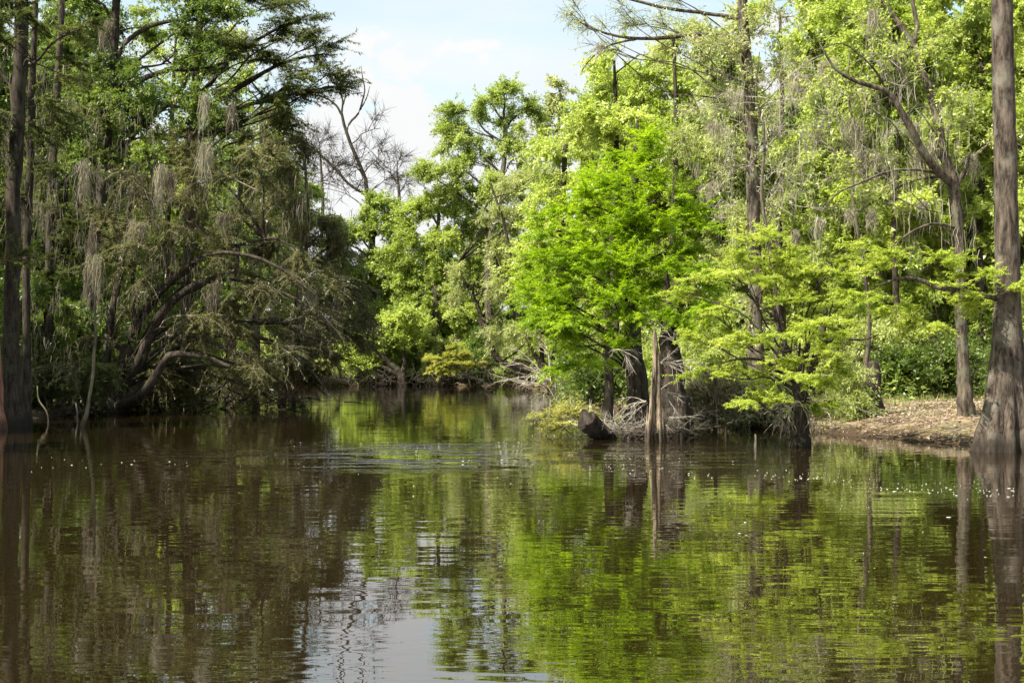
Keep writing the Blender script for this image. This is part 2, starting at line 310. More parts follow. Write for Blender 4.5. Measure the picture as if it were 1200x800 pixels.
def grow(rng, axis_pts, lobes, st, d, dens=1.0, arch=.12):
    """axis_pts: trunk path (n,3); lobes: list (centre, radii(3), clump count). -> limbs [(path, r)], branches, twigs, leaf arrays"""
    k = (d / 45.) ** .75; cr = st['cr'] * d / F
    limbs, BP, BR, TP, TR, LV, tint = [], [], [], [], [], [], []
    for (c, rad, n, rl) in lobes:
        c = np.asarray(c, float); hd = np.hypot(axis_pts[:, 0] - c[0], axis_pts[:, 1] - c[1])
        want = c[2] - .55 * hd - .2 * rad[2]
        cost = np.abs(axis_pts[:, 2] - want) + .35 * hd; cost[: max(1, len(cost) // 6)] += 50
        i = int(np.argmin(cost)); s = axis_pts[i]
        e = c + rng.normal(0, .12, 3) * rad; span = np.linalg.norm(e - s)
        mid = (s + e) / 2 + rng.normal(0, .07, 3) * span + np.array([0, 0, arch * span])
        q = spline([s, .5 * (s + mid) + rng.normal(0, .03, 3) * span, mid, .5 * (mid + e) + rng.normal(0, .04, 3) * span, e], 12)
        limbs.append((q, np.linspace(rl, rl * .35, 12)))
        if n < 1: continue
        u = rng.normal(0, 1, (n, 3)); u = nrm(u) * (rng.uniform(0, 1, (n, 1)) ** .5) * rng.choice([1, 1, 1, 1.35], (n, 1)); cc = c + u * rad
        t = rng.uniform(.25, 1, (n, 4)); cand = q[(t * 11).astype(int)]; j = np.argmin(np.linalg.norm(cand - cc[:, None], axis=2) + .15 * rng.uniform(0, 1, (n, 4)) * cr * 6, axis=1)
        S = cand[np.arange(n), j]; D = cc - S; ln = np.linalg.norm(D, axis=1, keepdims=True)
        m1 = S + D * .35 + rng.normal(0, .09, (n, 3)) * ln + [0, 0, 1] * ln * arch; m2 = S + D * .7 + rng.normal(0, .09, (n, 3)) * ln + [0, 0, 1] * ln * arch * .9
        tt = np.linspace(0, 1, 7)[None, :, None]
        B = (1 - tt) ** 3 * S[:, None] + 3 * (1 - tt) ** 2 * tt * m1[:, None] + 3 * (1 - tt) * tt ** 2 * m2[:, None] + tt ** 3 * cc[:, None]
        br = (rl * .32 + .006 * k) * rng.uniform(.7, 1.2, (n, 1)) * np.linspace(1, .3, 7)[None]
        BP.append(B); BR.append(br)
        tw = st['tw']; ts = rng.uniform(.45, 1.0, (n, tw)); SP, ST = pick(B, ts)
        od = nrm(cc - (axis_pts[i] * .4 + c * .6)) * np.array([1, 1, .6])
        dr = rng.normal(0, 1, (n, tw, 3)) * np.array([1, 1, st['flat']]) + od[:, None] * .7 + ST * .6
        dr[..., 2] += .12 if not st['spray'] else 0
        dr = nrm(dr); tl = cr * rng.uniform(.5, 1.15, (n, tw, 1)); nt_ = 3 if d < 70 else 2; a = np.linspace(0, 1, nt_)
        bend = rng.normal(0, .14, (n, tw, 1, 3)); T = SP[:, :, None] + dr[:, :, None] * tl[:, :, None] * a[:, None] + bend * tl[:, :, None] * (a ** 2)[:, None]
        T[..., 2] -= st['droop'] * tl * a ** 2
        T = T.reshape(-1, nt_, 3); TP.append(T); TR.append(st['twr'] * k * np.repeat(rng.uniform(.7, 1.3, (len(T), 1)), nt_, 1) * np.linspace(1, .35, nt_)[None])
        lv = int(round(st['lv'] * dens * (1. if d < 84 else .8)))
        if lv > 0:
            m = len(T); P, A = pick(T, rng.uniform(.08, 1, (m, lv))); x = rng.normal(0, 1, (m, lv, 3))
            if st['spray']:
                up = np.array([0, 0, 1.]) + rng.normal(0, .3, (m, lv, 3)); side = nrm(np.cross(A, up)) * rng.choice([-1, 1], (m, lv, 1))
                ax = nrm(A * .55 + side + rng.normal(0, .22, (m, lv, 3))); ax[..., 2] -= .12; N = up
                P = P + x * .012 * k
            else:
                ax = nrm(A * .5 + x * .8 + [0, 0, -.25]); N = rng.normal(0, .75, (m, lv, 3)) + [0, 0, 1.]
                P = P + x * .03 * k
            sz = rng.uniform(.6, 1.25, m * lv); v, _ = leaves(P.reshape(-1, 3), ax.reshape(-1, 3), N.reshape(-1, 3), st['ll'] * k * sz, st['lw'] * k * sz * rng.uniform(.8, 1.2, m * lv))
            LV.append(v)
            ct = np.repeat(rng.uniform(0, 1, n), tw * lv); tint.append(.48 * ct + .2 * np.repeat(rng.uniform(0, 1, n * tw), lv) + .32 * rng.uniform(0, 1, n * tw * lv) - .06)
    return limbs, BP, BR, TP, TR, LV, tint

def tree(name, label, cat, d, trunk, lobes=(), st='broad', leaf='spring', bark='bark', limbs=(), seed=1, dens=1., fill=1.0, group=None, ridge=.0, ridge_h=2.0,
         rough=.05, k=12, limb_r=None, arch=.12, dep=None, rings=26, lobe_n=7, sub=None, twig_mat=None, extra=None):
    """trunk: [(px, py, width px[, depth offset m])] from the foot up; lobes: [(px, py, rx, ry[, depth offset m])]; limbs: drawn boughs like trunk"""
    rng = np.random.default_rng(seed); s = dict(STY[st]); s.update(sub or {})
    def w3(p): return at(p[0], p[1], d + (p[3] if len(p) > 3 else 0))
    pts = [w3(p) for p in trunk]; wd = [p[2] * d / F / 2 for p in trunk]
    base = pts[0].copy(); g = float(gz(base[0], base[1])); zf = max(g, 0.)
    foot = base.copy(); foot[2] = min(g, base[2]) - .25; full = np.array([[*foot, wd[0] * 1.12]] + [[*p, r] for p, r in zip(pts, wd)])
    sp = spline(full, rings); sp[:, 3] = np.maximum(sp[:, 3], .004)
    sp[:, :3] += rng.normal(0, .02 if k >= 40 else .10, (rings, 3)) * sp[:, 3:4] * np.array([1, 1, 0])
    O = np.array([base[0], base[1], zf]); path = sp[:, :3] - O; rad = sp[:, 3]
    root = thing(name, label, cat, O.tolist(), group)
    v, q = trunk_tube(rng, path, rad, k, ridge, ridge_h, lobe_n, rough); obj('trunk', mesh('trunk', v, q), bark, root)
    L = []
    for lb in lobes:
        px, py, rx, ry = lb[:4]; dd = lb[4] if len(lb) > 4 else rng.uniform(-.25, .25) * rx * d / F
        sc = d / F; r3 = np.array([rx * sc, (dep or min(rx * sc * .8, 5.)), ry * sc])
        crp = s['cr']; n = max(3, int(fill * 1.9 * rx * ry / (crp * crp) * (.3 if py < -15 or px < -15 or px > 1215 else 1.)))
        L.append((at(px, py, d + dd) - O, r3, n, limb_r if limb_r else min(rad[len(rad) // 2] * .5, .02 * math.sqrt(n) * sc * 40)))
    li, BP, BR, TP, TR, LV, tint = grow(rng, path, L, s, d, dens, arch)
    for lp in limbs:
        a = np.array([[*(w3(p) - O), p[2] * d / F / 2] for p in lp]); z = spline(a, 16); li.append((z[:, :3] + rng.normal(0, .15, (16, 3)) * z[:, 3:4], np.maximum(z[:, 3], .004)))
    for (pth, r) in li:
        v, q = trunk_tube(rng, pth, r, 7, 0, 1, 5, .06); obj('limb', mesh('limb', v, q), bark, root)
    if BP:
        parts = [tubes(np.concatenate(BP), np.concatenate(BR), 3), tubes(np.concatenate(TP), np.concatenate(TR), 3)]
        v, q = join(parts); obj('branchwork', mesh('branchwork', v, q), twig_mat or bark, root, kind='stuff')
    if LV:
        V = np.concatenate(LV); N_LEAF[0] += len(V) // 3
        obj('crown', mesh('crown', V, tris=np.arange(len(V)).reshape(-1, 3), tint=np.concatenate(tint), smooth=False), leaf, root)
    if extra:                                        # foliage of another habit carried by one drawn bough
        j, lobs, st2, leaf2, fill2, lr = extra; s2 = dict(STY[st2]); ax = li[len(L) + j][0]; L2 = []
        for lb in lobs:
            r3 = np.array([lb[2] * d / F, 1.0, lb[3] * d / F]); L2.append((at(lb[0], lb[1], d + (lb[4] if len(lb) > 4 else -.5)) - O, r3, max(3, int(fill2 * 1.9 * lb[2] * lb[3] / s2['cr'] ** 2)), lr))
        l2, BP, BR, TP, TR, LV, tint = grow(rng, ax, L2, s2, d, dens, .05)
        parts = [tubes(np.stack([q for q, _ in l2]), np.stack([r for _, r in l2]), 4), tubes(np.concatenate(BP), np.concatenate(BR), 3), tubes(np.concatenate(TP), np.concatenate(TR), 3)]
        v, q = join(parts); obj('branchwork', mesh('branchwork', v, q), 'bark_dark', root, kind='stuff')
        V = np.concatenate(LV); obj('spray', mesh('spray', V, tris=np.arange(len(V)).reshape(-1, 3), tint=np.concatenate(tint), smooth=False), leaf2, root)
    return root

def moss(px, py, wpx, lpx, d, label, n=None, mat='moss', seed=0, group='clumps of spanish moss hanging from branches', name='spanish_moss'):
    """beard of moss: strands hanging from a short stretch of bough, longest in the middle"""
    rng = np.random.default_rng(seed + int(px * 7 + py)); O = at(px, py, d); sc = d / F
    n = n or int(60 + wpx * 13); f = rng.uniform(-1, 1, n); x = f * .5 * wpx * sc; y = rng.normal(0, .2, n) * wpx * sc
    ms = 3 + int(wpx / 7); g = rng.integers(0, ms, n); gl = rng.uniform(.25, 1.1, ms); gx_ = rng.uniform(-.5, .5, ms) * wpx * sc     # a beard is several locks of unequal length
    x = gx_[g] + rng.normal(0, .13, n) * wpx * sc; z0 = rng.uniform(-.35, .08, n) * lpx * sc * gl[g]
    sl_ = rng.uniform(-.5, .5); z0 = z0 + sl_ * (x - 0)
    ln = lpx * sc * gl[g] * rng.beta(1.6, 2.6, n) * 1.15 * np.clip(1.1 - 2.2 * np.abs(x - gx_[g]) / (wpx * sc), .2, 1.1); a = np.linspace(0, 1, 5)
    st = np.stack([x, y, z0], -1)
    P = st[:, None] + np.stack([np.cumsum(rng.normal(0, .05, (n, 5)), 1) * (.6 + ln[:, None] * .6) + (gx_[g] - x)[:, None] * .8 * a, np.cumsum(rng.normal(0, .03, (n, 5)), 1), -ln[:, None] * a], -1)
    r = rng.uniform(.003, .008, (n, 1)) * np.array([.5, 1.1, 1.1, .7, .12])[None] * (d / 40.) ** .8
    v, q = ribbons(rng, P, r); o = obj(name, mesh('moss', v, q, tint=np.repeat(rng.uniform(.1, .9, n), 4), smooth=True), mat)
    o.location = O.tolist(); return tag(o, label, 'spanish moss', group)


# ------------------------------------------------------------------ right bank: hero trees
# big buttressed cypress at the right edge
rng = np.random.default_rng(5)
tree('cypress_tree', 'thick straight grey cypress trunk with wide fluted buttress foot at the waterline', 'tree', 27.5,
     [(1177, 531, 70), (1178, 505, 58), (1179, 470, 47), (1180, 420, 38), (1181, 350, 30), (1180, 250, 27), (1178, 120, 25.5), (1176, 0, 24), (1175, -120, 22), (1176, -260, 14)],
     lobes=[(1120, -230, 80, 40), (1230, -200, 80, 40), (1180, -300, 70, 40)], st='spray', leaf='lime', bark='bark_cypress', seed=11, ridge=.46, ridge_h=1.15, lobe_n=11, k=44, rings=60, rough=.02, fill=.5,
     limbs=[[(1178, 352, 7, -.2), (1150, 346, 6, -.5), (1120, 339, 6, -.6), (1098, 337, 5.5, -.6), (1078, 327, 4.5, -.6), (1055, 326, 3.5, -.5), (1030, 334, 2, -.4)]],
     extra=(0, [(1030, 318, 48, 9), (1090, 308, 48, 10), (1155, 322, 38, 9), (1055, 358, 46, 8), (1130, 352, 40, 9), (1010, 345, 25, 8), (1090, 382, 38, 7), (1030, 295, 30, 7), (1185, 340, 25, 8), (1120, 335, 40, 9)], 'layer', 'yellowlime', 2.4, .012))
# forked tree with bare boughs
tree('forked_tree', 'forked tree with bare mossy boughs and a half lit brown trunk on the sandy bank', 'tree', 33.0,
     [(1133, 502, 24), (1132, 480, 20), (1128, 420, 14), (1126, 340, 13), (1124, 280, 13), (1121, 235, 13), (1117, 208, 13)],
     lobes=[(1095, 105, 45, 30), (1035, 20, 40, 28), (1150, 170, 30, 30), (1000, 210, 40, 20), (1000, 120, 44, 34), (980, 170, 40, 30), (1060, 180, 40, 34), (1030, 235, 46, 20), (960, 100, 30, 36), (1090, 40, 36, 36), (1115, 120, 36, 44), (1045, 60, 40, 30)], st='thin', leaf='spring', bark='bark', seed=14, ridge=.16, ridge_h=.8, k=20, rings=40, fill=1.3, twig_mat='dead', sub=dict(lv=5, twr=.006, cr=30, tw=22), limb_r=.018,
     limbs=[[(1119, 216, 12), (1100, 200, 10.5, -.3), (1080, 172, 9.5, -.5), (1060, 135, 8, -.7), (1043, 108, 7, -.8), (1010, 97, 5, -1), (985, 85, 3.6, -1.2), (972, 68, 3, -1.2), (962, 50, 1.6, -1.2)],
            [(1117, 212, 12), (1108, 180, 11), (1098, 135, 10), (1088, 95, 9, .2), (1073, 55, 8, .3), (1055, 25, 7, .4), (1030, -5, 6, .5), (1000, -40, 4, .5)],
            [(1073, 50, 6, .3), (1076, 25, 5.5, .4), (1071, 0, 5, .4), (1073, -40, 4, .4)],
            [(1122, 215, 7), (1130, 203, 6), (1136, 190, 3.5, -.2), (1138, 178, 1.5, -.2)],
            [(1112, 207, 4), (1080, 199, 3.6, -.4), (1045, 200, 3.2, -.7), (1010, 213, 2.6, -.9), (980, 228, 2, -1), (963, 250, 1.3, -1)],
            [(1110, 206, 3.6), (1075, 210, 3.2, .2), (1045, 224, 2.8, .3), (1010, 245, 2.2, .4), (985, 257, 1.4, .4)],
            [(1124, 268, 4), (1100, 262, 3.4, -.3), (1080, 266, 3, -.5), (1062, 276, 2.4, -.6), (1045, 292, 1.4, -.6)],
            [(1041, 106, 3), (1025, 80, 2.5, -.9), (1005, 60, 2, -1), (985, 50, 1.5, -1.1), (950, 60, 1, -1.1)]])
# low cypress standing in the river
tree('cypress_tree', 'low spreading cypress standing in the river with wide flat layers of lime needles', 'tree', 29.0,
     [(936, 527, 26), (937, 510, 21), (939, 485, 18), (938, 462, 17), (936, 445, 14)],
     lobes=[(870, 330, 62, 13), (800, 345, 30, 10), (840, 372, 60, 12), (905, 300, 60, 13), (960, 318, 52, 12), (990, 360, 38, 12), (930, 350, 60, 12), (880, 405, 70, 12), (815, 395, 36, 11), (960, 395, 46, 11), (845, 440, 45, 10), (900, 450, 50, 10), (985, 430, 30, 10), (960, 470, 40, 8), (880, 280, 45, 12), (990, 300, 30, 12), (850, 305, 40, 11), (930, 425, 34, 9, -1.3), (960, 415, 34, 9, -1.2), (905, 395, 40, 9, -1.4), (945, 380, 44, 10, -1.4), (920, 445, 36, 8, -1.2), (890, 470, 36, 8, -.6), (955, 450, 30, 8, -1.0)],
     st='layer', leaf='yellowlime', bark='bark_dark', seed=17, fill=2.3, limb_r=.03, k=18, ridge=.2, ridge_h=.5, dep=2.0, rings=30,
     limbs=[[(937, 462, 12), (930, 440, 11), (924, 415, 9, .2), (915, 390, 6, .3), (905, 360, 4, .3)], [(939, 466, 13), (950, 435, 11), (960, 410, 9, -.2), (966, 385, 7, -.3), (968, 360, 5, -.3)],
            [(962, 402, 5), (985, 396, 4), (1010, 398, 2.6), (1030, 392, 1.6)], [(935, 452, 5), (900, 425, 4, -.5), (870, 420, 3, -.8), (845, 425, 1.8, -1)]])
# vivid green cypress, the brightest crown of the picture
tree('cypress_tree', 'vivid emerald feathery cypress with a dark trunk behind the split snag', 'tree', 35.0,
     [(745, 500, 32), (746, 480, 27), (746, 450, 24), (742, 410, 21), (741, 360, 18), (741, 300, 14), (743, 240, 9), (745, 180, 6), (748, 140, 3)],
     lobes=[(740, 175, 28, 22), (775, 190, 36, 20), (715, 215, 48, 22), (775, 230, 50, 22), (690, 250, 62, 22), (760, 265, 60, 22), (665, 285, 48, 20), (655, 320, 52, 20), (720, 305, 60, 22), (790, 300, 45, 22), (690, 345, 60, 18), (650, 360, 42, 16), (740, 345, 40, 18), (665, 395, 40, 14), (800, 265, 30, 20), (640, 300, 30, 18), (700, 280, 55, 20), (810, 240, 22, 22), (770, 155, 16, 20), (630, 345, 34, 18), (640, 375, 34, 14), (700, 240, 50, 24), (730, 270, 50, 24), (680, 320, 54, 20), (715, 365, 46, 16), (745, 215, 30, 22, -1.4), (745, 265, 36, 22, -1.8), (740, 310, 40, 20, -2), (625, 365, 32, 16, -.5), (665, 375, 44, 14, -1), (745, 345, 36, 14, -1.8), (715, 300, 44, 20, -1.6), (780, 330, 36, 16, -1.2), (690, 400, 40, 11, -1), (640, 330, 36, 18, -.8)],
     st='spray', leaf='lime', bark='bark_dark', seed=21, fill=2.3, limb_r=.035, k=20, ridge=.15, ridge_h=.7, dep=2.6, rings=36, sub=dict(flat=.45, droop=-.05))
tree('cypress_tree', 'thin dark cypress pole under the vivid emerald crown left of the snag', 'tree', 37.0,
     [(713, 487, 15), (713, 470, 12), (713, 430, 10.5), (714, 390, 10), (713, 350, 8), (712, 310, 5), (711, 280, 3)],
     lobes=[(690, 410, 40, 12), (740, 430, 26, 12), (670, 430, 34, 12)], st='spray', leaf='lime', bark='bark', seed=22, fill=1.0, limb_r=.02, k=12, dep=1.5)
tree('cypress_tree', 'wide black cypress trunk in the shade right of the split snag', 'tree', 32.5,
     [(791, 513, 44), (791, 500, 41), (790, 470, 36), (786, 430, 27), (783, 390, 18), (782, 350, 10), (781, 320, 4)],
     lobes=[(800, 385, 40, 12), (830, 360, 36, 12), (800, 345, 42, 14), (760, 375, 30, 12), (810, 325, 40, 14)], st='spray', leaf='lime', bark='wet', seed=23, fill=1.2, limb_r=.02, k=26, ridge=.12, ridge_h=1.2, dep=1.6)

def pole(name, label, cat, d, path, mat, seed=1, k=10, ridge=0., ridge_h=1., rough=.08, group=None, n=16, sink=.5, cap=.4):
    rng = np.random.default_rng(seed); pts = np.array([[*at(p[0], p[1], d + (p[3] if len(p) > 3 else 0)), p[2] * d / F / 2] for p in path])
    b = pts[0].copy(); b[2] -= sink; sp = spline(np.concatenate([[b], pts]), n); O = np.array([pts[0][0], pts[0][1], max(0., float(gz(pts[0][0], pts[0][1])))])
    v, q = trunk_tube(rng, sp[:, :3] - O, np.maximum(sp[:, 3], .003), k, ridge, ridge_h, 5, rough)
    top = np.arange(len(v) - k, len(v)); v = np.concatenate([v, [v[top].mean(0) + (sp[-1, :3] - sp[-2, :3]) / max(np.linalg.norm(sp[-1, :3] - sp[-2, :3]), 1e-6) * cap * sp[-1, 3]]])
    t = np.stack([top, np.roll(top, -1), np.full(k, len(v) - 1)], 1)
    o = obj(name, mesh(name, v, q, t), mat); o.location = O.tolist(); return tag(o, label, cat, group)
# split snag: spire, and the broken slab leaning at its foot
root = thing('snag', 'pale brown split snag tapering to a jagged spike beside the black trunk', 'snag', at(764, 513, 31).tolist())
def snag_piece(name, path, seed, k, mat='snag', kind=None):
    rng = np.random.default_rng(seed); O = np.array(root.location); pts = np.array([[*at(p[0], p[1], 31 + (p[3] if len(p) > 3 else 0)), p[2] * 31 / F / 2] for p in path])
    b = pts[0].copy(); b[2] -= .5; sp = spline(np.concatenate([[b], pts]), 30); v, q = trunk_tube(rng, sp[:, :3] - O, np.maximum(sp[:, 3], .004), k, .30, 2.4, 6, .16)
    return obj(name, mesh(name, v, q), mat, root, kind)
snag_piece('trunk', [(767, 514, 9), (768, 490, 9), (769, 465, 9.5), (770, 440, 8), (769, 420, 8), (768, 400, 5), (767, 384, 1.5)], 3, 20)
snag_piece('slab', [(760, 514, 4.5, -.15), (762, 490, 5, -.12), (764, 465, 4.5, -.1), (766, 445, 3.5, -.08), (766, 430, 2, -.05)], 4, 10)
for i, (x0, x1, y0, y1, w, dd) in enumerate([(774, 773, 512, 458, 5, -.12), (776, 777, 513, 478, 4, -.1), (771, 772, 480, 412, 3.5, -.08), (763, 765, 505, 428, 3.5, -.14), (757, 759, 514, 475, 3.5, -.1), (766, 768, 470, 396, 3, -.09), (779, 779, 514, 492, 4, 0)]):
    snag_piece('splinter', [(x0, y0, w, dd), ((x0 + x1) / 2 + (i % 3 - 1), (y0 + y1) / 2, w * .8, dd), (x1, y1, .6, dd)], 6 + i, 6)
for i, (x, y0, y1, w, dd, lab) in enumerate([(805, 513, 468, 7, 31.5, 'taller dark cypress knee right of the wide black trunk'), (811, 513, 482, 5, 31.5, 'shorter dark cypress knee at the far right of the black trunk'),
        (798, 513, 490, 7, 31.2, 'stubby knee hugging the foot of the wide black trunk'),
        (885, 524, 508, 4, 28.8, 'short pale knee poking from the water left of the low cypress'), (850, 513, 500, 4, 33, 'dark knee poking from the water beside the thin post')]):
    pole('cypress_knee', lab, 'cypress knee', dd, [(x, y0, w), (x + .5, (y0 + y1) / 2, w * .75), (x, y1, w * .45)], 'wet' if i != 3 else 'bark_pale', 40 + i, 9)
pole('dead_post', 'thin dark dead pole standing upright between snag and low cypress', 'dead tree', 36, [(838, 508, 6), (838, 480, 5.5), (839, 455, 5), (838, 430, 4.5)], 'bark', 50)
pole('stump', 'dark hollow stump leaning on the sandy bank under green needles', 'stump', 36, [(1027, 487, 24), (1024, 472, 20), (1022, 458, 19), (1024, 440, 17), (1022, 425, 14)], 'bark_dark', 51, 18, .22, .5, .08, None, 18, .3)
# black log end lying at the waterline
pole('log', 'black rotten log end tilted out of the water beside the brush pile', 'log', 32, [(718, 519, 15, .0), (709, 510, 17, -.1), (700, 502, 20, -.25), (692, 496, 23, -.4), (685, 491, 25, -.5)], 'wet', 55, 16, .2, 5, .2, None, 14, .1, -1.3)

def twigs(name, label, cat, d, c, n, spread, ln, mat, seed, up=.3, r=.012, dirx=0., group=None, bow=.25, kind=None, branch=True):
    """tangle of bare sticks around c (px, py): each is a bent tapering stick with a side twig"""
    rng = np.random.default_rng(seed); O = at(c[0], c[1], d); sc = d / F
    S = rng.normal(0, 1, (n, 3)) * np.array([spread[0] * sc, spread[0] * sc * .6, spread[1] * sc]) * .5
    D = nrm(rng.normal(0, 1, (n, 3)) * [1, .8, .5] + [dirx, 0, up]); L = ln * sc * rng.uniform(.4, 1.1, (n, 1, 1)); a = np.linspace(0, 1, 6)
    P = S[:, None] + D[:, None] * L * a[:, None] + rng.normal(0, bow, (n, 1, 3)) * L * (a ** 2)[:, None] + np.cumsum(rng.normal(0, .025, (n, 6, 3)), 1) * L
    rr = r * rng.uniform(.5, 1.2, (n, 1)) * np.linspace(1, .25, 6)[None]; parts = [tubes(P, rr, 4)]
    if branch:
        q, tg = pick(P, rng.uniform(.3, .8, (n, 3))); E = nrm(tg + rng.normal(0, .6, q.shape)); B = q.reshape(-1, 3)[:, None] + (E * (L * .38))[..., :].reshape(-1, 3)[:, None] * np.linspace(0, 1, 4)[:, None]
        B = B + np.cumsum(rng.normal(0, .02, B.shape), 1) * L.mean(); parts.append(tubes(B, r * .45 * np.linspace(1, .3, 4)[None].repeat(len(B), 0), 3))
    kind = kind or 'stuff'; v, f = join(parts); v[:, 2] = np.maximum(v[:, 2], -O[2] - .05); o = obj(name, mesh(name, v, f), mat); o.location = O.tolist(); return tag(o, label, cat, group, kind)
twigs('brush_pile', 'tangled heap of pale brown sticks between log and snag', 'brush pile', 32, (730, 503), 130, (46, 9), 32, 'dead', 61, .15, .011)
twigs('brush_pile', 'mixed pale and brown twigs round the feet of snag and black trunk', 'brush pile', 31.5, (782, 505), 90, (60, 12), 34, 'bark', 63, .35, .010)
twigs('brush_pile', 'low wet sticks trailing left from the black log end', 'brush pile', 32, (690, 515), 26, (46, 3), 30, 'bark', 62, .02, .010, -.6)
def spray_fan(name, label, d, c, ends, mat, seed, r=.009, group='bleached dead boughs fanning out behind the snag'):
    rng = np.random.default_rng(seed); O = at(*c, d); Ps = []
    for (x, y, dd) in ends:
        e = at(x, y, d + dd) - O; L = np.linalg.norm(e); m = e * .5 + rng.normal(0, .08, 3) * L + [0, 0, .1 * L]; main = spline([np.zeros(3), m, e], 8) + np.cumsum(rng.normal(0, .008 * L, (8, 3)), 0); Ps.append((main, r))
        for t in rng.uniform(.2, .95, 9):
            s = main[int(t * 7)]; dv = nrm(e + rng.normal(0, .55, 3) * L + [0, 0, -.1 * L]) * L * rng.uniform(.2, .5); Ps.append((s + dv * np.linspace(0, 1, 8)[:, None] + np.cumsum(rng.normal(0, .006 * L, (8, 3)), 0) - np.array([0, 0, .12 * L]) * (np.linspace(0, 1, 8) ** 2)[:, None], r * .5))
    P = np.stack([p for p, _ in Ps]); rr = np.stack([np.linspace(a, a * .25, 8) for _, a in Ps]); v, q = tubes(P, rr, 4)
    o = obj(name, mesh(name, v, q), mat); o.location = O.tolist(); return tag(o, label, 'dead branch', group)
spray_fan('dead_branch', 'bleached bough with fingers drooping right from snag at mid height', 31.2, (774, 456), [(800, 470, 0), (815, 478, .3), (795, 490, -.2), (810, 455, .4), (790, 478, .1)], 'dead', 71)
spray_fan('dead_branch', 'bleached bough reaching right of the snag near its top', 31.2, (774, 425), [(800, 430, 0), (828, 440, .4), (812, 448, -.2), (840, 437, .3), (795, 405, .3)], 'dead', 72)
spray_fan('dead_branch', 'bleached bough hanging before the dark cypress trunk left of snag', 32.0, (728, 410), [(748, 420, 0), (746, 440, -.1), (738, 435, .1), (755, 415, .2), (715, 418, .2)], 'dead', 73)
spray_fan('dead_branch', 'bleached bough crossing in front of the wide black trunk near its foot', 31.0, (778, 492), [(800, 498, 0), (812, 505, .2), (790, 508, -.2), (820, 488, .3)], 'dead', 77)
spray_fan('dead_branch', 'bleached bough fanning left above the brush pile', 31.6, (757, 470), [(735, 482, 0), (728, 470, .2), (742, 492, -.1), (720, 488, .1)], 'dead', 78)
spray_fan('dead_branch', 'pale fine bough high over the snag tip', 31.8, (790, 400), [(765, 395, 0), (755, 380, .2), (815, 392, .1), (800, 378, .2), (822, 410, 0)], 'dead', 79)
spray_fan('dead_branch', 'bare twig skirt hanging round the foot of the low river cypress', 28.7, (936, 470), [(905, 500, -.3), (915, 505, .2), (960, 500, -.2), (975, 490, .3), (895, 485, .1), (925, 508, -.5), (985, 478, .4), (950, 508, -.4)], 'bark_pale', 74, .012)
spray_fan('dead_branch', 'grey sticks trailing over the far water below the yellow shrub', 88, (645, 447), [(600, 405, 0), (585, 425, -1), (570, 440, -1), (610, 452, -2), (590, 448, 0), (625, 395, 1)], 'dead', 75, .05)
spray_fan('dead_branch', 'pale sticks slanting out of the bank brush left of the emerald cypress', 45, (652, 470), [(630, 440, 0), (625, 460, -1), (640, 420, 0), (665, 430, .5), (612, 448, -.5)], 'bark_pale', 76, .02)
# shrubs along the right waterline
def shrub(name, label, d, c, rx, ry, st, leaf, bark, seed, fill=1.5, n=5, dens=1., foot=None, sub=None, group=None, cat='shrub'):
    rng = np.random.default_rng(seed); fx = foot or (c[0], c[1] + ry); lob = []
    for i in range(n):
        a = rng.uniform(0, 6.28); q = rng.uniform(.1, .65); lob.append((c[0] + math.cos(a) * q * rx, c[1] + math.sin(a) * q * ry, rx * rng.uniform(.4, .6), ry * rng.uniform(.4, .6)))
    return tree(name, label, cat, d, [(fx[0], fx[1], 5), ((fx[0] + c[0]) / 2, (fx[1] + c[1]) / 2 + ry * .3, 4), (c[0], c[1], 3)], lob, st, leaf, bark, seed=seed, dens=dens, fill=fill, limb_r=.02 * d / 35, k=7, rings=10, sub=sub, group=group, dep=rx * d / F * .7)
shrub('shrub', 'yellow green drooping shrub over the water left of the black log', 33, (668, 486), 44, 26, 'layer', 'gold', 'bark_pale', 81, 1.3, 7, .28, (702, 503))
shrub('shrub', 'straggling brown and green bush right of the thin dead pole', 37, (830, 468), 52, 34, 'willow', 'brownleaf', 'bark', 82, 1.5, 7, .6)
shrub('shrub', 'olive thicket behind the low river cypress at the water', 37, (900, 470), 60, 34, 'willow', 'olive', 'bark_dark', 83, 1.5, 7, .7)
shrub('shrub', 'grey green bush beside the dark leaning stump on the bank', 35.5, (1000, 462), 36, 40, 'willow', 'olive', 'bark', 84, 1.5, 6, .8)
shrub('shrub', 'dark brush with thin sticks behind the emerald cypress foot', 44, (690, 440), 60, 40, 'willow', 'shadelight', 'bark', 85, 1.6, 7, .8)
shrub('shrub', 'leafy brush in shadow between emerald cypress and low cypress', 43, (790, 430), 55, 45, 'willow', 'forest', 'bark_dark', 86, 1.6, 7, .8)
for i, (x, y, rx, ry, d, lf, lab) in enumerate([(1060, 430, 40, 28, 44, 'shadelight', 'green bush at the back of the sandy clearing, left of three'), (1110, 425, 30, 30, 46, 'shadelight', 'tall narrow bush behind the forked tree foot'),
        (1195, 440, 30, 40, 42, 'shadelight', 'dark bush showing behind the big buttressed cypress'), (1020, 395, 46, 34, 46, 'olive', 'pale olive bush above the leaning stump'), (955, 430, 44, 30, 45, 'olive', 'olive bush behind the fork of low cypress'), (1150, 405, 30, 30, 50, 'shadelight', 'leafy bush between forked tree and big cypress')]):
    shrub('shrub', lab, d, (x, y), rx, ry, 'broad', lf, 'bark_dark', 90 + i, 1.3, 5, .8)  # shadelight leaves put the dim woodland shade into the bush colour

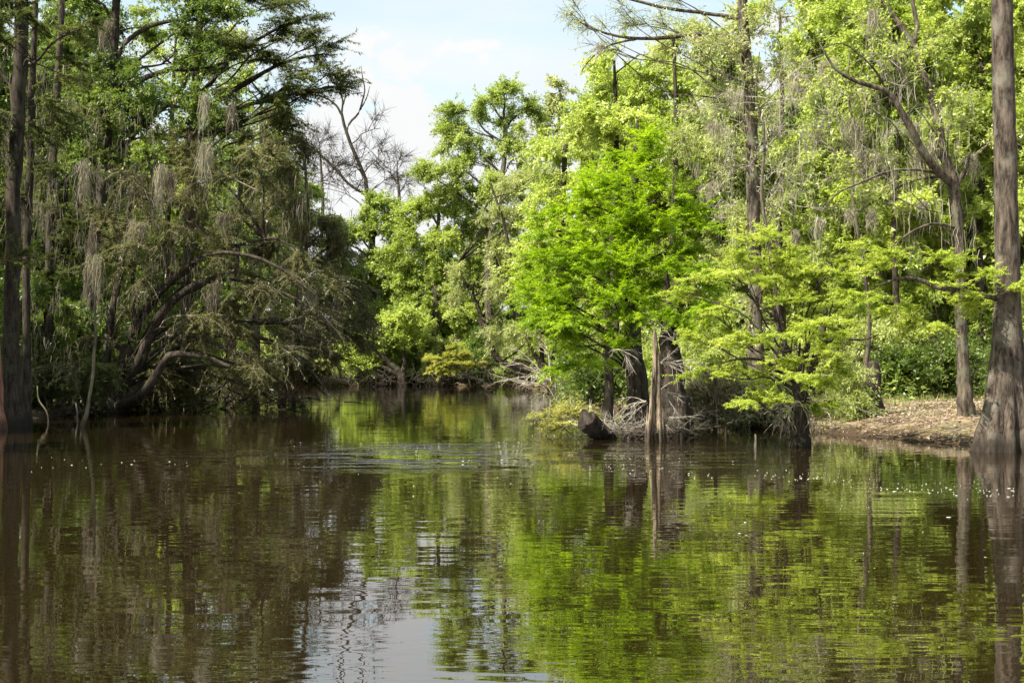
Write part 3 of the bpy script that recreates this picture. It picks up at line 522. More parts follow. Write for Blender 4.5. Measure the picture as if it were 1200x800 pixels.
# ------------------------------------------------------------------ right forest behind
tree('mossy_tree', 'tall dark trunk bristling with dead mossy twigs right of the emerald cypress', 'tree', 44,
     [(888, 455, 17), (888, 400, 15), (886, 310, 14), (885, 240, 14), (882, 170, 13), (878, 100, 12), (874, 40, 11), (870, -30, 10), (868, -90, 7)],
     lobes=[(870, 60, 50, 36), (915, 90, 44, 36), (850, 130, 40, 34), (900, 20, 50, 30), (830, 40, 40, 34), (915, 150, 40, 30), (850, 190, 34, 30), (905, 220, 30, 30), (884, 280, 16, 40), (880, 190, 14, 50), (874, 90, 14, 50), (888, 370, 16, 40)], st='thin', leaf='olive', bark='bark', seed=101, fill=1.5, limb_r=.025, k=16, rough=.12, sub=dict(lv=6, twr=.0085, cr=32, tw=22), twig_mat='dead')
tree('dark_tree', 'dark leaning trunk behind hanging moss in the middle of right forest', 'tree', 56,
     [(962, 440, 12), (962, 380, 11), (960, 300, 10), (960, 230, 10), (958, 150, 9), (956, 60, 8), (954, -20, 6)],
     lobes=[(950, 150, 32, 36), (985, 190, 32, 30), (940, 80, 36, 34), (980, 110, 34, 30), (950, 220, 30, 26)], st='broad', leaf='shadelight', bark='bark_dark', seed=102, fill=1.2, limb_r=.05)
BT = [  # px, top py, base d, seed, style, leaf, [lobes], label
    (1050, 46, 103, 'broad', 'spring', [(1010, 20, 60, 40), (1070, 60, 60, 45), (990, 80, 50, 36), (1040, 120, 44, 34), (1090, 130, 42, 40), (1060, -30, 70, 40)], 'leafy bright tree behind the bare forked boughs'),
    (1150, 47, 104, 'broad', 'spring', [(1130, 30, 50, 40), (1160, 80, 44, 40), (1140, 140, 40, 40), (1160, 200, 40, 40), (1110, 190, 40, 30), (1150, -30, 60, 40)], 'leafy bright tree left of the big buttressed trunk, behind it'),
    (1215, 40, 105, 'broad', 'spring', [(1205, 30, 26, 40), (1212, 90, 26, 40), (1206, 150, 24, 40), (1212, 230, 26, 40), (1215, -30, 40, 40), (1208, 310, 24, 30)], 'bright leafy tree cut by the right picture edge'),
    (1010, 52, 106, 'broad', 'forest', [(1010, 280, 60, 40), (1060, 260, 50, 40), (990, 330, 50, 36), (1040, 350, 60, 36), (970, 260, 40, 36), (1090, 300, 50, 40)], 'mid green tree low behind the bare horizontal twigs'),
    (1140, 54, 107, 'broad', 'forest', [(1150, 290, 50, 44), (1110, 340, 50, 40), (1170, 370, 40, 40), (1120, 260, 40, 40), (1080, 380, 44, 30)], 'mid green tree low between forked trunk and big cypress'),
    (790, 52, 108, 'willow', 'olive', [(800, 60, 40, 40), (830, 110, 40, 44), (800, 150, 40, 40), (840, 190, 40, 40), (850, 250, 44, 40), (820, 30, 30, 30), (875, 260, 40, 40), (840, 300, 40, 36)], 'pale olive tree between emerald cypress and the twiggy trunk'),
    (720, 58, 109, 'broad', 'spring', [(730, 85, 40, 30), (770, 60, 36, 30), (700, 115, 46, 30), (760, 110, 46, 36), (680, 150, 44, 34), (740, 150, 46, 30), (790, 100, 30, 40), (790, 150, 30, 30)], 'bright yellow green broadleaf tree above the emerald cypress'),
    (660, 66, 110, 'broad', 'spring', [(660, 175, 36, 30), (640, 215, 36, 34), (680, 200, 40, 34), (630, 260, 36, 34), (660, 270, 40, 34), (620, 310, 30, 30)], 'yellow green rounded tree left of the emerald crown'),
    (915, 50, 111, 'broad', 'spring', [(920, 280, 44, 36), (900, 330, 44, 34), (940, 330, 40, 34), (930, 200, 40, 34), (960, 30, 50, 34), (930, 0, 50, 30)], 'spring green tree behind the crown of the low river cypress')]
for (px, d, sd, st, lf, lob, lab) in BT:
    ty = min(l[1] for l in lob) + 10
    tree('broadleaf_tree', lab, 'tree', d, [(px, 440, 8), (px + 2, 380, 7.5), (px - 2, 280, 7), (px + 3, 170, 6), (px, min(ty, 160), 3)], lob, st, lf, 'bark_dark', seed=sd, fill=1.3, limb_r=.035, dens=1.1, twig_mat='bark_pale', sub=dict(ll=.115, lw=.078) if st == 'broad' else None)
tree('grey_pine', 'sparse grey limb with thin needles leaning into the top of the sky gap', 'tree', 46, [(880, 440, 8), (880, 300, 7), (876, 150, 6.5), (868, 20, 6), (862, -80, 5)],
     lobes=[(690, 25, 30, 14), (735, 30, 34, 16), (775, 25, 34, 16), (670, 10, 26, 12), (720, 8, 40, 12), (790, -5, 40, 16), (700, 50, 20, 8)], st='thin', leaf='olive', bark='bark', seed=121, fill=1.5, limb_r=.03, arch=.02, sub=dict(lv=6, ll=.12, lw=.03), dep=1.5,
     limbs=[[(869, 46, 6), (830, 38, 5.5), (790, 42, 5), (750, 44, 4), (710, 38, 3), (675, 22, 2)], [(866, 20, 5), (825, 14, 4.5), (780, 8, 4), (730, -5, 3)], [(750, 44, 3), (715, 52, 2.4), (695, 66, 1.6), (682, 82, 1)]])
for i, (x, lob, lab) in enumerate([(1012, [(1000, 110, 50, 40), (1040, 160, 44, 36), (980, 180, 44, 36), (1010, 230, 50, 30), (960, 130, 36, 40), (1060, 110, 34, 40), (1030, 60, 44, 34)], 'bare pale twigged tree among the moss left of the forked tree'),
        (905, [(880, 110, 44, 40), (925, 150, 40, 36), (900, 210, 44, 34), (860, 180, 34, 36), (930, 90, 36, 36), (850, 240, 36, 24), (940, 230, 36, 26)], 'bare pale twigged tree right of the tall dark mossy trunk')]):
    tree('bare_tree', lab, 'bare tree', 40 + i, [(x, 455, 6), (x + 7, 380, 5), (x - 1, 300, 4.5), (x - 12, 230, 4), (x - 8, 160, 3), (x - 18, 110, 2.2), (x - 14, 60, 1)], lob, 'bare', bark='bark', twig_mat='dead', seed=171 + i, fill=1.5, limb_r=.016, arch=.06, sub=dict(cr=34, tw=15, twr=.0055))
# hanging moss, right
MS = [(972, 68, 16, 46), (935, 92, 14, 44), (940, 86, 22, 34), (1003, 140, 24, 55), (1020, 175, 26, 36), (957, 140, 12, 58), (962, 150, 14, 50), (1085, 170, 22, 44), (1068, 145, 16, 40), (1095, 195, 20, 34), (1024, 10, 12, 40), (1000, 0, 18, 34),
      (1130, 120, 16, 52), (1160, 110, 20, 44), (990, 22, 20, 34), (840, 140, 14, 38), (862, 105, 14, 48), (887, 90, 12, 44), (832, 215, 18, 44), (870, 230, 12, 40), (682, 78, 9, 22), (703, 50, 7, 24), (915, 175, 12, 44), (1082, 235, 9, 34), (1020, 245, 10, 40), (997, 245, 9, 44), (960, 255, 9, 40), (1110, 20, 20, 30), (935, 270, 8, 36), (1140, 180, 14, 40)]
for i, (x, y, w, l) in enumerate(MS):
    if i in (9, 13, 14, 19, 20, 27, 11, 17, 22, 6, 12): continue
    d = 33 if x > 950 and i not in (12, 13, 28) else 43
    own = {0: 'moss tassel at the very tip of the bare forked bough', 3: 'long pale moss tassel, the upper of two under the bare forked bough', 4: 'wide pale moss tassel, the lower of two under the bare forked bough', 7: 'moss beard in the crook of the forked tree', 2: 'widest moss beard beside the dark leaning trunk'}.get(i)
    moss(x, y, w * (1.25 if i in (3, 4) else 1), l, d, own or 'pale beard of spanish moss hanging among the bare twigs of the right forest', seed=i, group='moss beards in the right forest')

# ------------------------------------------------------------------ far bank
tree('oak_tree', 'rounded oak with gaps in its crown against the white cloud', 'tree', 106, [(575, 440, 9), (573, 380, 9), (572, 300, 8), (585, 230, 7), (592, 170, 5), (590, 130, 3)],
     lobes=[(560, 118, 34, 16), (590, 108, 22, 12), (530, 128, 18, 14), (520, 160, 24, 20), (545, 150, 26, 18), (515, 195, 26, 16), (555, 190, 34, 22), (600, 150, 22, 22), (625, 130, 22, 18), (500, 205, 16, 12), (580, 225, 40, 24), (610, 185, 26, 24), (530, 225, 30, 20)], st='broad', leaf='oak', bark='bark', seed=131, fill=2.0, limb_r=.10, sub=dict(cr=19, twr=.008, ll=.08, lw=.055), dens=1.15, twig_mat='bark_pale')
tree('mossy_tree', 'grey mossy half bare tree crown behind the oak', 'tree', 112, [(655, 440, 7), (655, 300, 6), (655, 200, 5), (655, 110, 2)], lobes=[(655, 105, 18, 18), (645, 135, 20, 22), (665, 140, 18, 22), (640, 165, 20, 20)],
     st='thin', leaf='olive', bark='bark', seed=132, fill=2.0, limb_r=.09, sub=dict(cr=11, lv=6, twr=.012))
tree('lime_tree', 'bright lime tree in the middle of the far bank', 'tree', 108, [(510, 440, 8), (510, 380, 8), (512, 300, 6), (515, 230, 3)],
     lobes=[(490, 245, 24, 22), (520, 240, 30, 20), (475, 280, 26, 22), (510, 285, 36, 24), (545, 270, 30, 24), (480, 325, 28, 22), (520, 330, 40, 24), (560, 315, 34, 24), (500, 370, 40, 20), (550, 360, 40, 22), (470, 365, 22, 18), (545, 400, 34, 16)], st='broad', leaf='spring', bark='bark', seed=133, fill=2.3, limb_r=.10, sub=dict(cr=18, ll=.08, lw=.055), dens=1.15, twig_mat='bark_pale')
tree('willow_tree', 'silvery olive willow leaning left over the far water', 'tree', 90, [(648, 446, 8), (630, 435, 8), (605, 430, 7), (580, 415, 6), (560, 360, 5), (545, 330, 3), (535, 310, 2)],
     lobes=[(600, 215, 40, 22), (640, 210, 30, 22), (585, 250, 40, 24), (625, 255, 36, 24), (570, 290, 34, 22), (610, 300, 38, 24), (580, 335, 36, 22), (625, 345, 30, 24), (560, 375, 30, 18), (600, 385, 36, 18), (640, 300, 26, 24), (630, 395, 24, 16), (545, 330, 26, 20)], st='willow', leaf='olive', bark='bark_dark', seed=134, fill=1.6, limb_r=.07, dens=.75, twig_mat='bark_pale', sub=dict(cr=19, ll=.12, lw=.036),
     limbs=[[(640, 440, 6), (620, 400, 5.5), (595, 345, 4.5), (575, 290, 3.5), (555, 250, 2)], [(636, 430, 6), (630, 370, 5), (600, 300, 4, -1), (590, 260, 3, -1), (575, 215, 2, -1)], [(645, 440, 5), (652, 380, 4.5), (640, 320, 3.5), (625, 270, 2.5), (610, 230, 1.5)]])
shrub('shrub', 'golden yellow shrub glowing at the far waterline', 101, (535, 425), 34, 20, 'layer', 'gold', 'bark', 141, 2.2, 6, 1.2, (560, 446), dict(cr=11))
tree('leaning_shrub', 'green bush with a dark V shaped trunk leaning left on the far bank', 'shrub', 104, [(472, 446, 11), (466, 434, 9), (455, 424, 6), (445, 415, 4), (436, 408, 2)],
     lobes=[(420, 400, 26, 14), (450, 385, 30, 16), (485, 395, 26, 14), (430, 420, 22, 10), (470, 370, 26, 14), (415, 425, 14, 8)], st='broad', leaf='spring', bark='bark_dark', seed=142, fill=1.8, limb_r=.07, sub=dict(cr=14, ll=.10, lw=.065), limbs=[[(471, 440, 8), (474, 425, 6), (472, 410, 4), (480, 395, 2)], [(466, 438, 7), (448, 430, 5), (432, 425, 3)]])
tree('dark_tree', 'green tree with a dark trunk below the bare dead crown', 'tree', 112, [(440, 436, 8), (438, 380, 8), (436, 310, 7), (437, 270, 6), (440, 240, 3)],
     lobes=[(400, 330, 24, 30), (395, 285, 20, 24), (470, 300, 20, 30), (465, 260, 18, 16), (430, 245, 24, 16), (450, 265, 22, 20), (415, 275, 24, 20), (440, 305, 34, 22), (410, 320, 28, 22), (450, 345, 30, 20), (415, 360, 30, 20), (455, 240, 14, 10)], st='broad', leaf='oak', bark='bark_dark', seed=143, fill=2.6, limb_r=.10, dens=.8, twig_mat='bark_pale', sub=dict(cr=18, ll=.10, lw=.068))
# bare tree in the sky gap
tree('dead_tree', 'bare dark dead tree forking twice against the white cloud', 'dead tree', 125, [(440, 430, 7), (437, 330, 6), (430, 225, 5), (424, 200, 4.5), (412, 172, 4), (404, 150, 3.6), (400, 133, 3)],
     lobes=[(420, 190, 34, 36), (395, 190, 30, 34), (450, 180, 34, 34), (440, 145, 26, 26), (460, 205, 26, 22), (385, 215, 30, 24), (420, 220, 40, 20)], st='bare', bark='bark_dark', seed=151, fill=1.4, limb_r=.06, arch=.05, sub=dict(cr=15, tw=12, twr=.009),
     limbs=[[(400, 134, 2.70), (394, 124, 2.55), (385, 116, 2.25), (375, 112, 1.80), (366, 104, 0.75)], [(400, 133, 2.70), (401, 118, 2.25), (398, 106, 1.95), (395, 94, 1.35), (397, 82, 0.60)], [(401, 124, 1.80), (404, 112, 1.50), (402, 100, 1.12), (405, 88, 0.60)],
            [(405, 156, 2.85), (409, 144, 2.70), (420, 132, 2.40), (424, 118, 2.10), (427, 104, 1.65), (424, 88, 1.20), (423, 78, 0.52)], [(422, 128, 1.80), (429, 114, 1.35), (433, 100, 0.60)], [(424, 108, 1.20), (412, 109, 0.90), (400, 105, 0.52)],
            [(425, 225, 3.75), (408, 215, 3.45), (390, 195, 3.15), (372, 178, 2.70), (356, 166, 1.95), (345, 160, 0.75)]])
for i, (x, y, rx, ry, lab) in enumerate([(375, 180, 40, 50, 'hazy bare twigs left of the dark dead tree'), (465, 200, 40, 36, 'fan of fine bare twigs right of the dark dead tree')]):
    tree('bare_tree', lab, 'bare tree', 130 + 4 * i, [(x, 430, 6), (x, 320, 5), (x + 3, 240, 4), (x, y, 2)], [(x - rx * .3, y, rx * .7, ry * .8), (x + rx * .4, y + 10, rx * .6, ry * .8), (x, y - ry * .4, rx * .5, ry * .5)], 'bare', bark='bark', seed=155 + i, fill=3.0, limb_r=.05, arch=.05, sub=dict(cr=15, tw=16, twr=.007))
pole('stick', 'short dark stick slanting out of the open water in midstream', 'stick', 68, [(492, 500, 3), (489, 494, 3.2), (486, 487, 1.5)], 'wet', 160, 6, n=8, sink=.2)

# ------------------------------------------------------------------ left forest in shade
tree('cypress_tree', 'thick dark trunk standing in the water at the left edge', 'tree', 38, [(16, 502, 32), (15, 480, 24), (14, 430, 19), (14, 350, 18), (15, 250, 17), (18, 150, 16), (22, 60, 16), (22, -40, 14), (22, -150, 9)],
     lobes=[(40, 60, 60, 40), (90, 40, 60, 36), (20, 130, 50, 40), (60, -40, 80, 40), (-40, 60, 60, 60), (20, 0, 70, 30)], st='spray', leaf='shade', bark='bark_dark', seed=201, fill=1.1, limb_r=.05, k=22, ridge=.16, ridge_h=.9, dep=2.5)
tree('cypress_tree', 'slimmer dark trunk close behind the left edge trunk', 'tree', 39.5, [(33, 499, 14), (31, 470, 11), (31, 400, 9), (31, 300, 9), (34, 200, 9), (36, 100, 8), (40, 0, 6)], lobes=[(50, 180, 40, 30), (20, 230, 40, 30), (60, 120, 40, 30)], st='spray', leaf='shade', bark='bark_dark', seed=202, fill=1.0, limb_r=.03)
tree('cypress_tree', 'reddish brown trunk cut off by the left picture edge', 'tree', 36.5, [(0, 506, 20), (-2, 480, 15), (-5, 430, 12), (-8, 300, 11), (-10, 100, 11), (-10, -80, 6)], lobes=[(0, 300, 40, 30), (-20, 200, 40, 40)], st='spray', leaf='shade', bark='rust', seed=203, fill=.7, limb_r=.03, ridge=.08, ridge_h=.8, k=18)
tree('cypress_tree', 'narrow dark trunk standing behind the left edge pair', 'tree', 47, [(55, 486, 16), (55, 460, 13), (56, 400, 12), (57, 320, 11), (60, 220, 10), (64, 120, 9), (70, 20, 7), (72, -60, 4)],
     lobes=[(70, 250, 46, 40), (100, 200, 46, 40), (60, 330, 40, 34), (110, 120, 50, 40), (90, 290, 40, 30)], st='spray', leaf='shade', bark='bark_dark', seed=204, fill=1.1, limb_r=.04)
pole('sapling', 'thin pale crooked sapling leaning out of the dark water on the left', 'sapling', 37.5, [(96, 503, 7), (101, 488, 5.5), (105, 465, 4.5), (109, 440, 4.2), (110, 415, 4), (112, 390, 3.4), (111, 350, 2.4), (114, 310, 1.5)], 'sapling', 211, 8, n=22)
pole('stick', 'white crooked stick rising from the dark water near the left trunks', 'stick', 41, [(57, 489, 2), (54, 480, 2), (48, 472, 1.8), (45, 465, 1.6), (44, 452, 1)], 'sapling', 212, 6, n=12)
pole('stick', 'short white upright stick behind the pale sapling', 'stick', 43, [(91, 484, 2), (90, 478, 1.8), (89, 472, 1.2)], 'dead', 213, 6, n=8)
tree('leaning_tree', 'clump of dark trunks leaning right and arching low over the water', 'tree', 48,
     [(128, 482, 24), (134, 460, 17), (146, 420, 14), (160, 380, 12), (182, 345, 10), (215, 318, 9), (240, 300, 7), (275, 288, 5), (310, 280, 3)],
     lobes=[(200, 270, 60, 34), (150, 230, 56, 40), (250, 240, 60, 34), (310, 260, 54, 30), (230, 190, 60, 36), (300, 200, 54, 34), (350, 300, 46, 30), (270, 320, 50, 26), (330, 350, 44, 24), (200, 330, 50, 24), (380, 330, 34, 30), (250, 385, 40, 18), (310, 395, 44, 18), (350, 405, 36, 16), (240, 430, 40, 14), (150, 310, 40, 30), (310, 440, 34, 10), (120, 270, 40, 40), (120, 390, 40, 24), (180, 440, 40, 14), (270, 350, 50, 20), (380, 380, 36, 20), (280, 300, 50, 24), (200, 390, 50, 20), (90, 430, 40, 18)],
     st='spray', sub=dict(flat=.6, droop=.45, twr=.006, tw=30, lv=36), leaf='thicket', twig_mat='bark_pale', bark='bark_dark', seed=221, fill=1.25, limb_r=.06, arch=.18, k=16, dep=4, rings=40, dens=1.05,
     limbs=[[(134, 478, 17), (150, 450, 14), (170, 410, 13, -.6), (185, 375, 11, -.9), (205, 350, 9, -1.2), (235, 330, 7, -1.4), (275, 318, 4, -1.5)],
            [(138, 480, 15), (160, 455, 12), (190, 425, 10, .8), (215, 400, 9, 1), (245, 393, 8, 1.2), (285, 392, 6, 1.3), (320, 400, 4, 1.3)],
            [(136, 478, 13), (165, 462, 11, -1), (185, 437, 9, -1.4), (200, 416, 8, -1.6), (240, 418, 6, -1.8), (270, 430, 4, -2)],
            [(285, 388, 6), (297, 378, 8), (325, 376, 8), (345, 384, 7), (365, 396, 4), (400, 402, 2)],
            [(128, 478, 14), (125, 440, 12, .5), (128, 380, 10, 1), (140, 320, 8, 1.4), (150, 250, 6, 1.6), (160, 190, 4, 1.6)],
            [(215, 345, 5, -.5), (260, 328, 4.4, -1), (320, 338, 3.6, -1.4), (380, 372, 2.4, -1.8), (412, 412, 1, -2)], [(240, 398, 5, .5), (285, 418, 4, .2), (330, 448, 2.6, 0), (352, 476, 1.2, 0)],
            [(180, 350, 6, -.8), (240, 300, 5, -1.5), (310, 305, 4, -2), (370, 345, 2, -2.4)], [(190, 428, 5, .4), (240, 438, 4, 0), (300, 455, 2.5, -.3), (330, 470, 1, -.4)],
            [(160, 385, 7, .4), (155, 330, 6, .6), (165, 280, 5, .6), (180, 230, 4, .6), (172, 180, 2, .6)]])
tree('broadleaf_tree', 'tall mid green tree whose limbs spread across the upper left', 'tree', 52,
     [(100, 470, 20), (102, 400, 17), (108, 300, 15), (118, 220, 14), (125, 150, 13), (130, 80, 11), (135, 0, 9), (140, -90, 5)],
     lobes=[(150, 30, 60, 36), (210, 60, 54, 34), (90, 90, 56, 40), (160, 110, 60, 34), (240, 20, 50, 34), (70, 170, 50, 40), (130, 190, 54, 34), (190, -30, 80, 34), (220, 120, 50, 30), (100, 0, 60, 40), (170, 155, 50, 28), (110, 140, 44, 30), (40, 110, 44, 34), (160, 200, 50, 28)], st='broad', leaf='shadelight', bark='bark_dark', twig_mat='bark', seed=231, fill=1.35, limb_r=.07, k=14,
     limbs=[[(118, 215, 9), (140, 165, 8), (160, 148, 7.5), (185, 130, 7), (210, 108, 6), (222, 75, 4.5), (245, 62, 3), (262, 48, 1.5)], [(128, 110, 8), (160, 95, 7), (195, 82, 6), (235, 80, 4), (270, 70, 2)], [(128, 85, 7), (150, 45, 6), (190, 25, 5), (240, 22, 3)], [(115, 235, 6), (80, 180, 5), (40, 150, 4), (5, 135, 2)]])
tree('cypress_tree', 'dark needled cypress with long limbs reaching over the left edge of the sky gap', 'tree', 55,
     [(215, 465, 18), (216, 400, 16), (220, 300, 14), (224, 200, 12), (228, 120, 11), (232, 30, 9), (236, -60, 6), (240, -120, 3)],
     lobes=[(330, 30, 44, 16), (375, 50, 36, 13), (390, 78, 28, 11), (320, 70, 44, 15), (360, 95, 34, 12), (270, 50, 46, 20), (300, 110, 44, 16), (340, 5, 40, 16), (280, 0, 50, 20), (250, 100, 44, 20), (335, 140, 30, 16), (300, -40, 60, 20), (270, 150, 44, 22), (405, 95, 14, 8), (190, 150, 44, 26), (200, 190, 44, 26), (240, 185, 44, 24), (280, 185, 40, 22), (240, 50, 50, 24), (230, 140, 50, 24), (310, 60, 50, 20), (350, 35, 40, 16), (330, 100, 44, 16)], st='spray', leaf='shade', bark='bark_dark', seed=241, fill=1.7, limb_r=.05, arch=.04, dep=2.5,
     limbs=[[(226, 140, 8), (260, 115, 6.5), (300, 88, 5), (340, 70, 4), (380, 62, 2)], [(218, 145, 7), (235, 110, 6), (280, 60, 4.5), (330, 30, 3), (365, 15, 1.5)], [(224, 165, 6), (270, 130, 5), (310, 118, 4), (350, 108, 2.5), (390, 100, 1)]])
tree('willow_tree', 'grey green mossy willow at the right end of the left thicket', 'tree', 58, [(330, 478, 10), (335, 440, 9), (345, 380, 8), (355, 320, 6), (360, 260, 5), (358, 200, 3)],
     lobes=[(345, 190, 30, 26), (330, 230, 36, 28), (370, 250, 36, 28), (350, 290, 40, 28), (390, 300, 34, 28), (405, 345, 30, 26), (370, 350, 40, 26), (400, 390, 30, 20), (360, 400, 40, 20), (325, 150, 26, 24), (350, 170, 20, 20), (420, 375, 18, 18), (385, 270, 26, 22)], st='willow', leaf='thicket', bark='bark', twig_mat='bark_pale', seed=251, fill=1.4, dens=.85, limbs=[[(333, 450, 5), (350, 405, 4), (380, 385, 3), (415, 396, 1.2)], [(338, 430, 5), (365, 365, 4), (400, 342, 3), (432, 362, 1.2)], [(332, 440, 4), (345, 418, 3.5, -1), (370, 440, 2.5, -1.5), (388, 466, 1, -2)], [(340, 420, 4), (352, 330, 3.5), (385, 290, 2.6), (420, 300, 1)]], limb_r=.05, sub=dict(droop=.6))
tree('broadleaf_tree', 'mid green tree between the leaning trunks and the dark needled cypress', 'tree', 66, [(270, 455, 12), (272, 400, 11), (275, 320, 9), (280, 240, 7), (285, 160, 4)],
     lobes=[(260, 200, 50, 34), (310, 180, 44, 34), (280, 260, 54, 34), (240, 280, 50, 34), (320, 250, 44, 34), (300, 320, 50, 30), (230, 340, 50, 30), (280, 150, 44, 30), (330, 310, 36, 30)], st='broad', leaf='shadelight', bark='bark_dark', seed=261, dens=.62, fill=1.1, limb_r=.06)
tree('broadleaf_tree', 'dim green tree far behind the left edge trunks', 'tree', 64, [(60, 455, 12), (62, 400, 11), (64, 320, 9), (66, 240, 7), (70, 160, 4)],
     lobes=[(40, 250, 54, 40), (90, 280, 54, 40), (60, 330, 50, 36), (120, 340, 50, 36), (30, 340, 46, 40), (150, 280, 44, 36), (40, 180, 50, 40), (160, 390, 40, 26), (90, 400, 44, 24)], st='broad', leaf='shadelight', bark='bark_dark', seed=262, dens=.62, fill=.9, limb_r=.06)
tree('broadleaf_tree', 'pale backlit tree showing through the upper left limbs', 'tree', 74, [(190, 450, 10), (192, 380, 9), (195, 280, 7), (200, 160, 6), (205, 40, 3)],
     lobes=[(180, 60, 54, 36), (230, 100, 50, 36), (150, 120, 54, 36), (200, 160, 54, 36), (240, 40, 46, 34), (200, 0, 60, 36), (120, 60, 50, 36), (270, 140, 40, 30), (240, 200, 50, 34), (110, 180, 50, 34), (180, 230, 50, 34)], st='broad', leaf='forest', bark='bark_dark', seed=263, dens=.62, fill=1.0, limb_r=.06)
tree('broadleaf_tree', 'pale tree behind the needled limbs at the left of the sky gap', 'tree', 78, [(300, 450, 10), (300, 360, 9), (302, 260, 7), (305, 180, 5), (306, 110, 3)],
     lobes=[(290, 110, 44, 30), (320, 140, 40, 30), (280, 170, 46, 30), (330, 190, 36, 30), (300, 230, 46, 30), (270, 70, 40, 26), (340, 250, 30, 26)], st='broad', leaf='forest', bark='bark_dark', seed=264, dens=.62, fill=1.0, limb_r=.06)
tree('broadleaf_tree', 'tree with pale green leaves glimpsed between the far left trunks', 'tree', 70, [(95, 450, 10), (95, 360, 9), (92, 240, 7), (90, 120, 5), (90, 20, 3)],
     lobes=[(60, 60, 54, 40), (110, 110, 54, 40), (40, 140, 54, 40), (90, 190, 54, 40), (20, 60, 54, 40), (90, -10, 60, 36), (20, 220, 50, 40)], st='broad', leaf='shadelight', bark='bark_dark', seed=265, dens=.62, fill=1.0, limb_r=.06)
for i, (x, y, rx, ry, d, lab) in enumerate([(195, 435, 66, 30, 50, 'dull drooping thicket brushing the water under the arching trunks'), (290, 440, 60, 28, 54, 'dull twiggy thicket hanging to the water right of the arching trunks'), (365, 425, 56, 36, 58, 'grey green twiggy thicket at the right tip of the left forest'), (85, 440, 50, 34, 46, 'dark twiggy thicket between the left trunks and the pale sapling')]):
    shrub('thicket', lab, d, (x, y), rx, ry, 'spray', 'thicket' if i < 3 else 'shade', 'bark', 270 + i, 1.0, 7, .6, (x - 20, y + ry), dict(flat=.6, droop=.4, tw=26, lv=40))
# moss on the left
LM = [(185, 195, 17, 80), (198, 200, 14, 60), (222, 95, 16, 60), (240, 110, 14, 52), (270, 120, 10, 40), (130, 215, 18, 60), (95, 190, 16, 70), (15, 150, 22, 70), (60, 200, 20, 80), (240, 170, 16, 50), (290, 210, 14, 60), (320, 215, 16, 50), (300, 290, 16, 50), (340, 300, 16, 44),
      (210, 250, 18, 50), (160, 260, 16, 60), (250, 330, 16, 50), (380, 305, 14, 50), (365, 340, 14, 50), (395, 350, 12, 50), (405, 370, 12, 40), (335, 120, 10, 34), (120, 25, 20, 44), (75, 290, 14, 60), (110, 300, 18, 70), (20, 240, 20, 80), (285, 400, 12, 50), (350, 385, 16, 50), (260, 250, 14, 44), (375, 260, 14, 40)]
for i, (x, y, w, l) in enumerate(LM):
    if i % 3 == 2: continue
    w *= .8
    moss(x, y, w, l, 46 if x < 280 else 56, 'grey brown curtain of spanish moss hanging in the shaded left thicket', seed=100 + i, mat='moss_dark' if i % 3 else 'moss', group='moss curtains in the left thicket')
def veil(n, boxes, seed):
    rng = np.random.default_rng(seed); b = np.array(boxes)[rng.integers(0, len(boxes), n)]; px = rng.normal(b[:, 0], b[:, 2]); py = rng.normal(b[:, 1], b[:, 3]); d = rng.uniform(b[:, 4], b[:, 5])
    g = np.stack([(px - 600) * d / F, d, CAMZ - (py - H) * d / F], -1)[:, None].repeat(9, 1) + rng.normal(0, .12, (n, 9, 3)); S = g.reshape(-1, 3); m = len(S); a = np.linspace(0, 1, 4)
    ln = (rng.uniform(.2, 1.0, (n, 1)) * rng.uniform(.3, 1, (n, 9))).reshape(-1, 1); S[:, 2] = np.maximum(S[:, 2], ln[:, 0] + .15)
    P = S[:, None] + np.stack([np.cumsum(rng.normal(0, .035, (m, 4)), 1), np.cumsum(rng.normal(0, .035, (m, 4)), 1), -ln * a], -1); v, q = ribbons(rng, P, rng.uniform(.004, .010, (m, 1)) * np.array([.7, 1.1, .8, .15])[None])
    return mesh('moss', v, q, tint=np.repeat(rng.uniform(0, 1, m), 3))
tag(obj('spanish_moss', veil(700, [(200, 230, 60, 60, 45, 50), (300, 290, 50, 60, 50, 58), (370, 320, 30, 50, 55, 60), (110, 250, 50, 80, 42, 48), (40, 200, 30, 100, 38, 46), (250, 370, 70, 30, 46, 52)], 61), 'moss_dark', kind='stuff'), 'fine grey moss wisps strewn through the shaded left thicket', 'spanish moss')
tag(obj('spanish_moss', veil(160, [(900, 120, 50, 80, 42, 46), (1000, 180, 50, 60, 32, 36), (1090, 180, 30, 50, 32, 36), (850, 200, 40, 60, 44, 48)], 62), 'moss', kind='stuff'), 'fine pale moss wisps caught among the right twigs', 'spanish moss')
